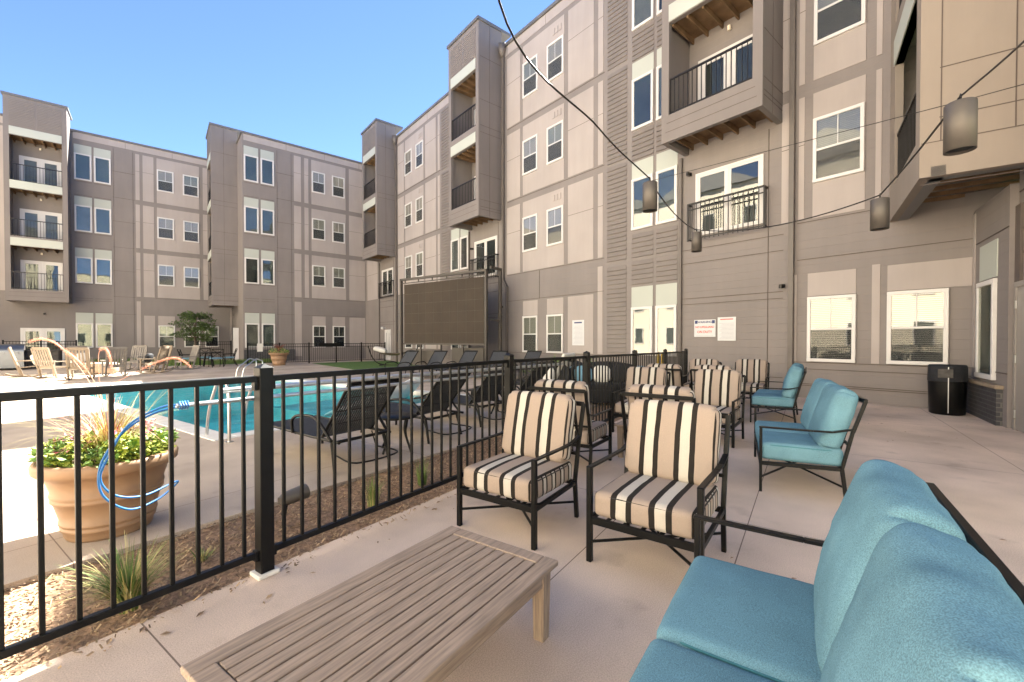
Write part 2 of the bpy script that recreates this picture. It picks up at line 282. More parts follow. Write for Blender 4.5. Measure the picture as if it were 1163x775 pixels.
def rbox(a,b,c,r,n=14,bulge=(0,0,0),corner=None,wr=0,seed=0,side_mat=False,taper=0):
    """soft cushion centred at the origin: half sizes a,b,c"""
    mb=MB(); dims=(a,b,c)
    def g(i): t=-1+2*i/n; return math.sin(t*math.pi/2)
    for ax in range(3):
        for sg in (-1,1):
            vs=[]
            for i in range(n+1):
                for j in range(n+1):
                    q=[0,0,0]; q[ax]=sg; q[(ax+1)%3]=g(i); q[(ax+2)%3]=g(j)
                    p=[q[k]*dims[k] for k in range(3)]
                    inn=[max(-(dims[k]-r),min(dims[k]-r,p[k])) for k in range(3)]
                    d=Vector([p[k]-inn[k] for k in range(3)])
                    if d.length>1e-9: d=d.normalized()*r
                    p=[inn[k]+d[k] for k in range(3)]
                    n_=[p[k]/dims[k] for k in range(3)]
                    if corner:
                        k1,k2,ex=corner; X,Z=abs(n_[k1]),abs(n_[k2]); mm=max(X,Z)
                        if mm>0: se=(X**ex+Z**ex)**(1/ex); p[k1]*=mm/se; p[k2]*=mm/se
                    for k in range(3):
                        o1,o2=n_[(k+1)%3],n_[(k+2)%3]; p[k]+=bulge[k]*(1-min(1,o1*o1))*(1-min(1,o2*o2))*n_[k]
                    if taper: p[0]*=1-taper*max(0,n_[2])**2
                    if wr:
                        pv=Vector(p); nn=noise.noise(pv*9+Vector((seed,seed*2,0)))*wr+noise.noise(pv*23+Vector((seed,0,seed)))*wr*.45
                        ed=1-.4*min(1,sum(abs(x)**4 for x in n_)/2); pv+= pv.normalized()*nn*ed; p=list(pv)
                    vs.append(p)
            fs=[]
            for i in range(n):
                for j in range(n):
                    f=(i*(n+1)+j,(i+1)*(n+1)+j,(i+1)*(n+1)+j+1,i*(n+1)+j+1)
                    fs.append(f if sg>0 else f[::-1])
            mb.add(vs,fs,1 if (side_mat and ax==0) else 0,True)
    return mb
def weld(o,d=.0006):
    m=o.modifiers.new('weld','WELD'); m.merge_threshold=d; return o
# ------------------------------------------------------------ ground
gr=MB(); gr.add([(-400,-400,-1.9),(400,-400,-1.9),(400,400,-1.9),(-400,400,-1.9)],[(0,1,2,3)])
gr.build('ground','turf',kind='structure')
PU0,PU1,PW0,PW1=2.85,8.1,7.05,17.7      # pool water rectangle in (u,w)
MW0,MW1=2.72,3.78                         # mulch strip
def uwobj(mb,name,mats,kind=None): o=mb.build(name,mats,kind=kind); o.rotation_euler=(0,0,ANG); return o
p=MB(); p.box(-14,17,-9,MW0,-1.95,0); uwobj(p,'patio','conc','structure')
c_=.30
p=MB()
for a in ((-30,PU0-c_,MW1,45),(PU1+c_,32,MW1,45),(PU0-c_,PU1+c_,MW1,PW0-c_),(PU0-c_,PU1+c_,PW1+c_,45)): p.box(a[0],a[1],a[2],a[3],-1.95,0)
uwobj(p,'pool_deck','deck','structure')
p=MB()
for a in ((PU0-c_,PU0,PW0-c_,PW1+c_),(PU1,PU1+c_,PW0-c_,PW1+c_),(PU0,PU1,PW0-c_,PW0),(PU0,PU1,PW1,PW1+c_)): p.box(a[0],a[1],a[2],a[3],-.12,.012)
bevel(uwobj(p,'pool_coping','coping','structure'),.01)
p=MB(); p.box(-14,17,MW0,MW1,-.3,-.035); uwobj(p,'mulch_bed','mulchsoil','structure')
p=MB()
p.box(PU0-.1,PU1+.1,PW0-.1,PW1+.1,-1.7,-1.45); 
for a in ((PU0-.1,PU0,PW0,PW1),(PU1,PU1+.1,PW0,PW1),(PU0-.1,PU1+.1,PW0-.1,PW0),(PU0-.1,PU1+.1,PW1,PW1+.1)): p.box(a[0],a[1],a[2],a[3],-1.5,-.12)
p.box(5.6,PU1,PW0,PW0+4.3,-1.46,-.32)
uwobj(p,'pool_basin','poolfloor','structure')
p=MB(); p.box(PU0,PU1,PW0,PW1,-.10,-.09); p.f=p.f[1:2]; p.m=p.m[1:2]; p.sm=p.sm[1:2]; uwobj(p,'pool_water','water','structure')
# turf near the screen and planted beds by the rear wing
p=MB(); p.box(7.2,11.9,20.5,27.5,-.05,.012); p.build('turf_lawn','turf',kind='structure')
p=MB(); p.box(.4,6.2,29.6,31.86,-.05,.03); p.box(-3.6,2.4,35.2,38.36,-.05,.03); p.build('planting_bed','turf',kind='structure')
# wood chips
ch=MB(); rnd=random.Random(3)
for i in range(19000):
    u=rnd.uniform(-1.2,6.5) if i<16500 else rnd.uniform(6,13); w_=rnd.uniform(MW0-.02,MW1+.02)
    if rnd.random()<.015: w_=rnd.uniform(MW0-.12,MW0)
    x,y,_=(u,w_,0); L=rnd.uniform(.008,.036); W=rnd.uniform(.004,.010); a=rnd.uniform(0,3.14); t=rnd.uniform(-.7,.7)
    z=-.03+rnd.uniform(0,.022) if w_>MW0 else .004
    dx,dy,dz=math.cos(a)*L/2,math.sin(a)*L/2,t*L/2; ex,ey=-math.sin(a)*W/2,math.cos(a)*W/2
    ch.add([(x-dx-ex,y-dy-ey,z-dz),(x+dx-ex,y+dy-ey,z+dz),(x+dx+ex,y+dy+ey,z+dz+.003),(x-dx+ex,y-dy+ey,z-dz+.003)],[(0,1,2,3)],rnd.choice((0,0,1)))
o=uwobj(ch,'mulch_chips',['chip','chipd'],'stuff'); tag(o,'loose wood chip mulch along the outside of the black fence','mulch')
lf=MB(); rnd=random.Random(14)
for i in range(150):
    u=rnd.uniform(.2,11); w_=rnd.uniform(-3,MW0-.1) if rnd.random()<.6 else rnd.uniform(MW0-.35,MW0-.05); a=rnd.uniform(0,6.28); L=rnd.uniform(.008,.028); cx_,sy_=math.cos(a)*L,math.sin(a)*L
    lf.add([(u-cx_,w_-sy_,.004),(u-sy_*.4,w_+cx_*.4,.009),(u+cx_,w_+sy_,.005),(u+sy_*.4,w_-cx_*.4,.007)],[(0,1,2,3)],rnd.choice((0,1,1)))
o=uwobj(lf,'leaf_litter',['chip','chipd'],'stuff'); tag(o,'scattered dry leaf bits and chips on the patio concrete','leaf litter')
def grass_patch(name,areas,n,label,h=.14):
    b=MB(); rr=random.Random(5)
    for (x0,x1,y0,y1) in areas:
        for i in range(n):
            a=rr.uniform(0,6.28); b.blade((rr.uniform(x0,x1),rr.uniform(y0,y1),.01),(math.cos(a)*.4,math.sin(a)*.4),rr.uniform(.6,1.2)*h,.012,.35,0,3)
    o=b.build(name,['grassblade'],kind='stuff'); tag(o,label,'grass')
grass_patch('grass',[(.5,6.1,29.7,31.7),(-3.5,2.3,35.3,38.2)],5000,'tall green grass in the beds below the rear wing',.32)
# ------------------------------------------------------------ facades
F3=3.25; ZT=14.45
class Fr:
    def __init__(s,O,d,n): s.O=Vector((O[0],O[1],0)); s.d=Vector((d[0],d[1],0)); s.n=Vector((n[0],n[1],0))
    def __call__(s,a,b,c): return tuple(s.O+s.d*a+s.n*b+Vector((0,0,c)))   # (along, out, up)
FR=Fr((12.14,0),(0,1),(-1,0)); FL1=Fr((0,31.9),(1,0),(0,-1)); FL2=Fr((0,38.4),(1,0),(0,-1)); FRT=Fr((4.28,0),(0,1),(-1,0))
bld=thing('apartment_building','four storey taupe and beige apartment building wrapping round the courtyard','building',(12.14,14,0))
CURW=[None]
def fb(mb,fr,s0,s1,z0,z1,d0,d1,m=0): mb.box(s0,s1,d0,d1,z0,z1,m,T=lambda a,b,c:fr(a,b,c))
def line_h(mb,fr,s0,s1,z): fb(mb,fr,s0,s1,z-.007,z+.007,-.004,.0145,3)
def line_v(mb,fr,s,z0,z1): fb(mb,fr,s-.007,s+.007,z0,z1,-.004,.0148,3)
def panel(mb,fr,s0,s1,z0,z1,m=1,d=.013): fb(mb,fr,s0,s1,z0,z1,-.01,d,m)
rw=random.Random(11)
def window(fr,s0,s1,z0,z1,style='dh',blind=None,parent=None,muntin=True,sc=True):
    """outer trim extent; style dh double hung, fx fixed"""
    t=.075 if style=='dh' else .085; P=parent or bld
    f=MB(); D=.055
    fb(f,fr,s0,s1,z1-t,z1,0,D); fb(f,fr,s0,s1,z0,z0+t,0,D+.01); fb(f,fr,s0,s0+t,z0+t,z1-t,0,D); fb(f,fr,s1-t,s1,z0+t,z1-t,0,D)
    zm=(z0+z1)/2
    if style=='dh':
        fb(f,fr,s0+t,s1-t,zm-.025,zm+.025,0,D-.008)
        if muntin: fb(f,fr,(s0+s1)/2-.011,(s0+s1)/2+.011,zm+.025,z1-t,.03,D-.014)
    fo=f.build('window',['vinyl'],P,True); bevel(fo,.006,1)
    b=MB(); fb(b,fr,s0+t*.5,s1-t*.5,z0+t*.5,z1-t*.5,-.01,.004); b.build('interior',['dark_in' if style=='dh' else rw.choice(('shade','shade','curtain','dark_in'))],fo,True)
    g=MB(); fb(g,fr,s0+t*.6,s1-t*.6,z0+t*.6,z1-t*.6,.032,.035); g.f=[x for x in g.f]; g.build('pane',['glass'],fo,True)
    if blind is None: blind=rw.choice((0,.5,1,0))
    if blind:
        bl=MB(); top=z1-t; bot=top-(top-z0-t)*blind; z=top; st=.045
        near=(fr is FR and s1<4.5)
        if near:
            while z>bot: fb(bl,fr,s0+t+.004,s1-t-.004,z-.026,z-.004,.008,.022); z-=.042
        else:
            fb(bl,fr,s0+t+.004,s1-t-.004,bot,top,.006,.016)
        bl.build('blind',['blind'],fo,True)
    if style=='dh' and sc:
        q=MB(); fb(q,fr,s0+t*.9,s1-t*.9,z0+t*.9,zm-.02,.039,.041); q.build('insect_screen',['insect'],fo,True)
    return fo
def french(fr,s0,s1,z0,z1,parent,name='door',dep=0):
    f=MB(); t=.07; m=(s0+s1)/2; D=.05
    fb(f,fr,s0,s1,z1-t,z1,dep,dep+D); fb(f,fr,s0,s0+t,z0,z1-t,dep,dep+D); fb(f,fr,s1-t,s1,z0,z1-t,dep,dep+D); fb(f,fr,m-.03,m+.03,z0,z1-t,dep,dep+D)
    for a,b in ((s0+t,m-.03),(m+.03,s1-t)):
        e=.13 if name=='door' else .06
        fb(f,fr,a,a+e,z0,z1-t,dep,dep+.03); fb(f,fr,b-e,b,z0,z1-t,dep,dep+.03); fb(f,fr,a+e,b-e,z1-t-e,z1-t,dep,dep+.03); fb(f,fr,a+e,b-e,z0,z0+e*1.6,dep,dep+.03)
    fo=f.build(name,['vinyl'],parent,True)
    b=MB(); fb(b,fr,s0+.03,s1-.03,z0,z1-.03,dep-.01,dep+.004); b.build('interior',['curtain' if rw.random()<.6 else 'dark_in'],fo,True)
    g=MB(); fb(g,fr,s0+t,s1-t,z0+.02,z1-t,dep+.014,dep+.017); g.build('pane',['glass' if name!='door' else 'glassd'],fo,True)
    return fo
def rail(fr,s0,s1,z0,z1,d,parent,name='railing',ends=False,dd=0):
    f=MB(); fb(f,fr,s0,s1,z1-.045,z1,d-.02,d+.025); fb(f,fr,s0,s1,z0+.04,z0+.075,d-.013,d+.017); 
    if ends: fb(f,fr,s0,s1,z1-.20,z1-.17,d-.013,d+.017)
    n=max(2,int((s1-s0)/.125))
    for i in range(n+1):
        a=s0+.012+(s1-s0-.024)*i/n; w=.009
        if i in (0,n): w=.02
        fb(f,fr,a-w,a+w,z0,z1-.02,d-.009,d+.011)
    if ends:
        for a in (s0+.015,s1-.015):
            fb(f,fr,a-.015,a+.015,z1-.045,z1,0,d); fb(f,fr,a-.015,a+.015,z0+.04,z0+.075,0,d)
            for k in range(1,3): fb(f,fr,a-.008,a+.008,z0+.05,z1-.02,d*k/3-.008,d*k/3+.008)
    return f.build(name,['brown_black'],parent,True)
def joists(fr,s0,s1,z,d0,d1,parent,step=.42):
    f=MB(); s=s0+.1
    while s<s1-.05: fb(f,fr,s-.02,s+.02,z-.16,z,d0,d1); s+=step
    fb(f,fr,s0,s1,z,z+.012,d0,d1); return f.build('joist',['woodj'],parent,True)
def tower(fr,s0,s1,depth,zb,floors,lo_grill=True,doorw=1.75):
    """projecting balcony stack; floors=[(floor z, opening top)]"""
    t=MB(); th=.13; j=.22; ztop=15.28; D=depth
    for a,b in ((s0,s0+th),(s1-th,s1)): fb(t,fr,a,b,zb,ztop,.0,D-th)        # side walls
    fb(t,fr,s0,s0+j,zb,ztop,D-th,D); fb(t,fr,s1-j,s1,zb,ztop,D-th,D)
    prev=zb
    for k,(zf,zo) in enumerate(floors):
        fb(t,fr,s0+j,s1-j,prev,zf,D-th,D)
        prev=zo
        fb(t,fr,s0+th,s1-th,zf-.32,zf-.30 if k else zf-.16,.0,D-th)
    fb(t,fr,s0+j,s1-j,floors[-1][1],ztop,D-th,D)
    fb(t,fr,s0+th,s1-th,ztop-.3,ztop-.2,.0,D-th)
    # panel joints on the side faces
    for a in (s0,s1):
        sg=-1 if a==s0 else 1; x0,x1=(a-.006,a+.004) if sg<0 else (a-.004,a+.006)
        fb(t,fr,x0,x1,zb+.01,ztop-.02,D*.52,D*.52+.012,1)
        for zf,zo in floors:
            for q in (zf-.32,zf-.02,zf+1.1): fb(t,fr,x0,x1,q,q+.012,.02,D-.08,1)
        fb(t,fr,x0,x1,floors[-1][1]+.5,floors[-1][1]+.512,.02,D-.08,1)
        fb(t,fr,x0,x1,zb+.28,zb+.292,.02,D-.08,1)
    fb(t,fr,s0+.12,s1-.12,zb+.26,zb+.272,D-.01,D+.005,1)
    fb(t,fr,s0+.16,s1-.16,zb+.5,zb+.512,D-.01,D+.005,1)
    to=t.build('balcony',['tower','joint'],bld,True)
    c=MB(); fb(c,fr,s0-.06,s1+.06,ztop,ztop+.13,-.5,D+.07); c.build('parapet_cap',['cap'],to,True)
    if lo_grill:
        g=MB(); z=floors[-1][1]+.55; m=(s0+s1)/2
        for a,b in ((s0+j,m-.05),(m+.05,s1-j)):
            z=floors[-1][1]+.55
            while z<ztop-.15: fb(g,fr,a,b,z,z+.05,D-.01,D+.018); z+=.095
        g.build('louver_panel',['louver'],to,True)
    for k,(zf,zo) in enumerate(floors):
        h=MB(); fb(h,fr,s0+j,s1-j,zo+.02,zo+.47,D,D+.02); h.build('header_panel',['white_panel'],to,True)
        rail(fr,s0+j,s1-j,zf,zf+1.0,D-.06,to)
        m=(s0+s1)/2
        french(fr,m-doorw/2,m+doorw/2,zf-.28,zf+1.85,to)
        joists(fr,s0+th,s1-th,zo+.1,.0,D-th,to)
        l=MB(); l.tube([fr(m,.0,zo-.18),fr(m,.07,zo-.18)],.03,8); l.tube([fr(m,.07,zo-.24),fr(m,.07,zo-.12)],.045,10); l.build('wall_lamp',['bulb'],to,True)
    joists(fr,s0+th,s1-th,zb+.26,.0,D-th,to)
    return to
# --- R wing (long facade on the right), along = world y
wl=MB()
wl.box(12.14,24,.30,45,-.3,ZT); 
cells=[]
def pair_block(mb,fr,a,sc=1,mirror=False):
    """pair of double-hung windows with the light panels around; a = start, returns nothing. widths follow the photo"""
    pass
ZF=[4.31,7.56,10.81]             # top of band / bottom of each upper panel zone
def upper_rows(): return ((4.31,7.27),(7.58,10.49),(10.80,13.86))
def small_windows(fr,mb,wins,s_lo,s_hi,ground=True,gp=None):
    """light field s_lo..s_hi with windows, 3 upper floors, and ground panels"""
    for r,(z0,z1) in enumerate(upper_rows()):
        panel(mb,fr,s_lo,s_hi,z0,z1)
        for a,b in wins: window(fr,a,b,5.14+F3*r,6.60+F3*r)
    if ground:
        for a,b in wins:
            window(fr,a,b,.88,2.41,blind=1 if fr is FR else None); panel(mb,fr,a,b,2.43,3.05)
def strips(mb,fr,lst,lo=4.31):
    for s0,s1 in lst:
        for z0,z1 in upper_rows(): panel(mb,fr,s0,s1,z0,z1); line_h(mb,fr,s0,s1,z1-1.15)
def frieze(mb,fr,s0,s1,step=2.44):
    panel(mb,fr,s0,s1,14.05,ZT-.002)
    s=s0+step
    while s<s1: line_v(mb,fr,s,14.05,ZT-.01); s+=step
def louver_bay(fr,s0,s1,z0,z1,parent):
    g=MB(); z=z0
    while z<z1-.05:
        g.add([fr(s0,.0,z),fr(s1,.0,z),fr(s1,.035,z+.01),fr(s0,.035,z+.01),fr(s0,.004,z+.15),fr(s1,.004,z+.15)],[(0,1,2,3),(3,2,5,4)],0); z+=.155
    g.build('louver_panel',['louver'],parent,True)
def tall_bay(fr,mb,wins,louv=True,zs=None):
    for k,(a,b) in enumerate(wins):
        for r in range(4):
            z0,z1=(.90,2.47) if r==0 else (5.0+F3*(r-1),6.66+F3*(r-1))
            if r==0: z0=.90 
            window(fr,a,b,z0,z1,'fx',blind=0)
            panel(mb,fr,a,b,z1+.004,(3.13 if r==0 else z1+.55),2,.016)
        zz=((3.17,4.0),(4.08,4.93)) if louv else ()
        if louv:
            louver_bay(fr,a,b,3.22,3.98,bld); louver_bay(fr,a,b,4.10,4.80,bld)
            for r in (1,2): louver_bay(fr,a,b,6.66+F3*(r-1)+.62,5.0+F3*r-.10,bld)
        else:
            for z in (3.16,3.9,4.05,4.95,7.3,8.15,10.55,11.4): line_h(mb,fr,a,b,z)
def seg_R(off,first=False):
    """one repeat of the long facade, offsets along y"""
    small_windows(FR,wl,[(13.0+off,13.92+off),(11.55+off,12.45+off)],11.53+off,13.93+off)
    strips(wl,FR,[(14.11+off,15.0+off),(10.08+off,11.32+off),(9.66+off,9.88+off)])
    panel(wl,FR,10.08+off,11.32+off,.90,3.05); line_v(wl,FR,12.9+off,3.1,4.25)
    panel(wl,FR,9.66+off,9.88+off,.90,4.0)
    louver_bay(FR,8.67+off,9.46+off,.35,3.95,bld); louver_bay(FR,8.67+off,9.46+off,4.10,7.30,bld); louver_bay(FR,8.67+off,9.46+off,7.45,10.5,bld); louver_bay(FR,8.67+off,9.46+off,10.7,13.9,bld)
    tall_bay(FR,wl,[(7.67+off,8.46+off),(6.85+off,7.56+off)])
    line_h(wl,FR,9.6+off,15+off,3.12); line_h(wl,FR,9.6+off,15+off,.86); line_h(wl,FR,9.6+off,15+off,4.27)
    for z in (7.52,10.74): line_h(wl,FR,9.6+off,15+off,z)
    # numbers-like vent relief above the nearer window of each pair
    for r in range(3):
        v=MB()
        for k in range(3): fb(v,FR,11.68+off+k*.17,11.80+off+k*.17,6.86+F3*r,7.10+F3*r,.01,.035)
        v.build('vent',['light'],bld,True)
seg_R(0); seg_R(11.25)
frieze(wl,FR,.35,33)
# recessed balcony strips of R : joints
for (a,b) in ((4.0,6.7),(15.3,17.95),(26.6,29.2)):
    for z in (.45,2.45,2.62,3.65,4.05): line_h(wl,FR,a,b,z)
    line_v(wl,FR,a+.35,.1,6.8)
# last strip before the rear wing
strips(wl,FR,[(29.6,31.5)])
# near end of R: y<4
strips(wl,FR,[(3.56,3.68),(3.88,4.05),(2.12,2.22)])
for r,(z0,z1) in enumerate(upper_rows()):
    panel(wl,FR,2.40,3.385,z0,z1); window(FR,2.41,3.38,5.14+F3*r,6.66+F3*r,blind=(0.5,1,1)[r])
panel(wl,FR,2.54,3.47,2.45,3.0); window(FR,2.53,3.47,.885,2.43,blind=1)
panel(wl,FR,2.12,2.26,.88,3.05); panel(wl,FR,3.70,3.76,.88,3.0)
panel(wl,FR,.75,2.0,2.45,3.0,1); window(FR,1.06,2.0,.885,2.43,blind=1)
for z in (.30,.86,3.35,4.25): line_h(wl,FR,.75,3.7,z)
for z in (.34,.7,): line_h(wl,FR,.75,3.7,z)
wl.build('wall',['taupe','light','white_panel','joint'],bld,True)
cp=MB(); cp.box(12.05,24.1,.3,45,ZT,ZT+.13); cp.build('parapet_cap',['cap'],bld,True)
TF=[(7.56,10.06),(10.80,13.26)]
tower(FR,4.04,6.63,1.27,6.84,TF); tower(FR,15.42,17.9,1.27,6.84,TF); tower(FR,26.6,29.1,1.27,6.84,TF)
# juliet balconies with sliding doors
for off in (0,11.25,22.5):
    french(FR,4.46+off,6.27+off,4.42,6.2,bld,'sliding_door'); rail(FR,4.36+off,6.42+off,4.25,5.33,.22,bld,'juliet_railing',True)
# downpipes with collector boxes
def downpipe(y,z0=0.0,jog=None):
    f=MB(); 
    if jog:
        f.bar((12.06,y,14.2),(12.06,y,jog+.35),.10); f.bar((12.06,y,jog+.35),(12.06,y-.25,jog),.10); f.bar((12.06,y-.25,jog),(12.06,y-.25,z0),.10)
    else: f.bar((12.06,y,14.2),(12.06,y,z0),.11)
    f.lathe([(.01,-.35),(.09,-.34),(.2,-.05),(.2,.22),(.01,.23)],(12.0,y,14.35),4); f.build('downpipe',['pipe'],bld,True)
downpipe(3.80); downpipe(15.2,jog=3.75); downpipe(26.35); 
for yy in (6.72,17.98,29.2): f=MB(); f.bar((12.09,yy,6.8),(12.09,yy,.0),.07); f.build('corner_trim',['pipe'],bld,True)
def lamp_at(x,y,z,n=(-1,0)):
    l=MB(); l.bar((x,y,z),(x+n[0]*.05,y+n[1]*.05,z),.09); l.bar((x+n[0]*.05,y+n[1]*.05,z+.02),(x+n[0]*.17,y+n[1]*.17,z-.02),.06); l.tube([(x+n[0]*.15,y+n[1]*.15,z-.06),(x+n[0]*.15,y+n[1]*.15,z+.03)],.05,8); l.build('wall_lamp',['brown_black'],bld,True)
lamp_at(12.14,4.0,2.75); lamp_at(12.14,6.45,6.25); lamp_at(12.14,17.7,5.9); lamp_at(12.14,15.35,2.9)
cm=MB(); cm.bar((12.14,28.2,2.2),(11.95,28.2,2.25),.06); cm.lathe([(.01,-.1),(.09,-.05),(.11,.02),(.08,.08),(.01,.1)],(11.88,28.2,2.2),10); cm.build('security_camera',['vinyl'],bld,True)
# --- rear wing L1
wl=MB(); wl.box(4.28,12.14,31.9,45,-.3,ZT); wl.box(-16,4.28,38.4,45,-.3,ZT)
small_windows(FL1,wl,[(8.40,9.27),(9.75,10.62)],8.37,10.70); strips(wl,FL1,[(7.27,7.71),(7.92,8.18),(10.94,12.1)])
panel(wl,FL1,7.27,7.71,.3,4.0); tall_bay(FL1,wl,[(4.37,5.17),(5.30,6.07)],louv=False)
for z in (3.1,4.25,7.5,10.75,5.95,9.2,12.45): line_h(wl,FL1,6.2,7.25,z)
for s in (6.25,7.1): line_v(wl,FL1,s,.1,13.9)
panel(wl,FL1,10.94,12.1,.9,3.05); frieze(wl,FL1,4.36,12.1); line_h(wl,FL1,7.8,12.1,4.25); line_h(wl,FL1,7.8,12.1,3.1)
# L2
small_windows(FL2,wl,[(.14,1.05),(1.56,2.47)],.13,2.49); strips(wl,FL2,[(-.97,-.76),(-.60,-.03),(2.70,3.4)])
panel(wl,FL2,-.97,-.76,.3,4.0); panel(wl,FL2,-.60,-.03,.9,3.05); tall_bay(FL2,wl,[(-3.87,-3.07),(-2.97,-2.17)],louv=False); window(FL2,2.75,3.6,.88,2.41,blind=.5)
for z in (3.1,4.25,7.5,10.75,5.95,9.2,12.45): line_h(wl,FL2,-2.1,-1.0,z)
for s in (-2.05,-1.1): line_v(wl,FL2,s,.1,13.9)
frieze(wl,FL2,-3.9,4.2); panel(wl,FL2,-9,-6.6,4.31,13.9); line_h(wl,FL2,-6.6,-4,4.25); line_h(wl,FL2,.0,3,4.25); frieze(wl,FL2,-16,-6.6)
wl.build('wall',['taupe','light','white_panel','joint'],bld,True)
cp=MB(); cp.box(4.2,12.05,31.82,45,ZT,ZT+.13); cp.box(-16,4.2,38.32,45,ZT,ZT+.13); cp.build('parapet_cap',['cap'],bld,True)
LF=[(4.32,6.8),(7.36,10.06),(10.50,13.10)]
tower(FL2,-6.55,-4.02,1.3,3.66,LF); tower(FRT,33.9,36.5,1.46,3.67,LF)
french(FL2,-6.2,-4.35,.15,2.12,bld); lamp_at(-5.2,38.4,3.0,(0,-1))
f=MB(); f.bar((4.2,36.9,3.7),(4.2,36.9,0),.09); f.build('downpipe',['light'],bld,True); f=MB(); f.box(3.95,4.25,33.6,33.8,0,2.2); f.build('utility_box',['vinyl'],bld,True)
bs=MB(); bs.box(4.30,7.25,31.78,31.895,0,.78); bs.build('brick_base',['brick'],bld,True)
# ground doors in R below T3
french(FR,27.4,28.3,.05,2.1,bld)
# --- angled wing at the near right
WD=(-CU,-SU); FW=Fr((12.14,.74),(-CU,-SU),(-SU,CU))     # along = towards the camera, out = +w
ww=MB(); fb(ww,FW,-.1,1.80,-.3,3.86,-1.2,0); fb(ww,FW,1.80,6,-.3,ZT,-1.5,-.10)
panel(ww,FW,.02,.14,.88,3.8,1); panel(ww,FW,.44,1.32,2.47,3.1,2,.016); line_h(ww,FW,.2,1.8,3.2); line_h(ww,FW,.2,1.8,.86)
fb(ww,FW,1.80,2.0,.0,3.5,-.1,-.06,3)
for z in (2.75,3.7,3.1): fb(ww,FW,1.85,6,z,z+.014,-.1,-.085,3)
ww.build('wall',['taupe','light','white_panel','joint'],bld,True)
window(FW,.42,1.31,.72,2.44,'fx',blind=0)
f=MB(); fb(f,FW,-.05,1.62,0,.60,0,.075); f.build('brick_base',['brick'],bld,True)
f=MB(); fb(f,FW,-.05,1.66,.60,.66,0,.11); bevel(f.build('stone_sill',['rockwood'],bld,True),.006)
f=MB(); fb(f,FW,1.86,1.93,.0,2.22,-.10,-.04); fb(f,FW,3.0,3.07,.0,2.22,-.10,-.04); fb(f,FW,1.86,3.07,2.22,2.30,-.10,-.04); do=f.build('door',['door'],bld,True)
f=MB(); fb(f,FW,1.935,2.995,.01,2.215,-.10,-.055); f.build('door_leaf',['door'],do,True)
for z in (.25,1.1,1.95): f=MB(); fb(f,FW,1.925,1.955,z-.06,z+.06,-.05,-.035); f.build('hinge',['steel'],do,True)
# balcony box of the angled wing
FB=Fr((9.20,1.15),(CU,SU),(-SU,CU))     # along = away from corner back to R wall, out=+w (the open side)
FBF=Fr((9.20,1.15),(SU,-CU),(-CU,-SU))  # front face: along = -w, out = -u
t=MB(); zb=3.92; zt2=15.3; LB=3.6
fb(t,FBF,0,LB,zb,zt2,-.13,0,1)
fb(t,FB,.13,.32,zb,zt2,-.13,0,1); fb(t,FB,2.45,3.1,zb,zt2,-.13,0,1)
pv=zb
for zf,zo in ((4.55,6.95),(7.8,10.2),(11.05,13.45)):
    fb(t,FB,.32,2.45,pv,zf,-.13,0,1); fb(t,FB,.13,3.05,zf-.3,zf-.15,-LB,-.13,0); pv=zo
fb(t,FB,.32,2.45,pv,zt2,-.13,0,1); fb(t,FB,.13,3.05,zt2-.3,zt2-.2,-LB,-.13,0)
for z in (4.44,4.80,5.55,7.7,8.8,10.9): fb(t,FBF,.22,LB,z,z+.014,-.003,.006,2)
for z in (4.44,4.05): fb(t,FBF,.02,LB,z-.25 if z<4.1 else z,z-.24 if z<4.1 else z+.012,-.003,.005,2)
for s in (.23,1.0): fb(t,FBF,s,s+.014,4.45,zt2-.1,-.003,.0065,2)
fb(t,FB,.0,3.0,zb+.001,zb+.15,-.30,-.131,3); fb(t,FBF,.14,LB,zb+.001,zb+.15,-.30,-.131,3)
bx=t.build('balcony',['tower','beige','joint','cap'],bld,True)
for zf,zo in ((4.55,6.95),(7.8,10.2),(11.05,13.45)):
    h=MB(); fb(h,FB,.25,2.5,zo,zo+.5,0,.02); fb(h,FB,.25,2.5,zo,zo+.012,-.13,0); h.build('header_panel',['white_panel'],bx,True); rail(FB,.32,2.45,zf,zf+1.0,-.06,bx)
joists(FB,.15,3.05,zb+.42,-LB,-.3,bx)
# wall of R beyond/above : beige recess behind the box
# ------------------------------------------------------------ opposite wings of the courtyard (seen in the window reflections)
def far_block(name,label,x0,x1,y0,y1,zt,face):
    t=thing(name,label,'building',((x0+x1)/2,(y0+y1)/2,0)); b=MB(); b.box(x0,x1,y0,y1,-.3,zt); b.build('wall',['westwall'],t,True)
    r=MB(); mx=(y0+y1)/2
    if face=='x':
        n=int((y1-y0)/9)
        for k in range(n):
            a=y0+k*9; r.add([(x0,a,zt),(x1+.3,a,zt),(x0,a+9,zt),(x1+.3,a+9,zt),(x0,a+4.5,zt+2.2),(x1+.3,a+4.5,zt+2.2)],[(0,1,5,4),(2,4,5,3),(1,3,5),(0,4,2)])
    else: r.box(x0,x1,y0,y1,zt,zt+.2)
    r.build('roof',['cap'],t,True)
    L=(y1-y0) if face=='x' else (x1-x0); fr=Fr((x1,y0),(0,1),(1,0)) if face=='x' else Fr((x0,y1),(1,0),(0,1))
    s=2.0
    while s<L-2:
        for r_ in range(int(zt/3.2)):
            m=MB(); fb(m,fr,s,s+1.0,1.0+3.2*r_,2.6+3.2*r_,0,.05); o=m.build('window',['vinyl'],t,True)
            g=MB(); fb(g,fr,s+.08,s+.92,1.08+3.2*r_,2.52+3.2*r_,.05,.06); g.build('pane',['dark_in'],o,True)
        s+=3.4
far_block('apartment_building','pale cream apartment block across the courtyard, mirrored in the windows',-26,-12.5,-22,38,14.2,'x')
far_block('apartment_building','cream apartment block behind the viewpoint, mirrored in the rear windows',-12,20,-36,-24,12.2,'y')
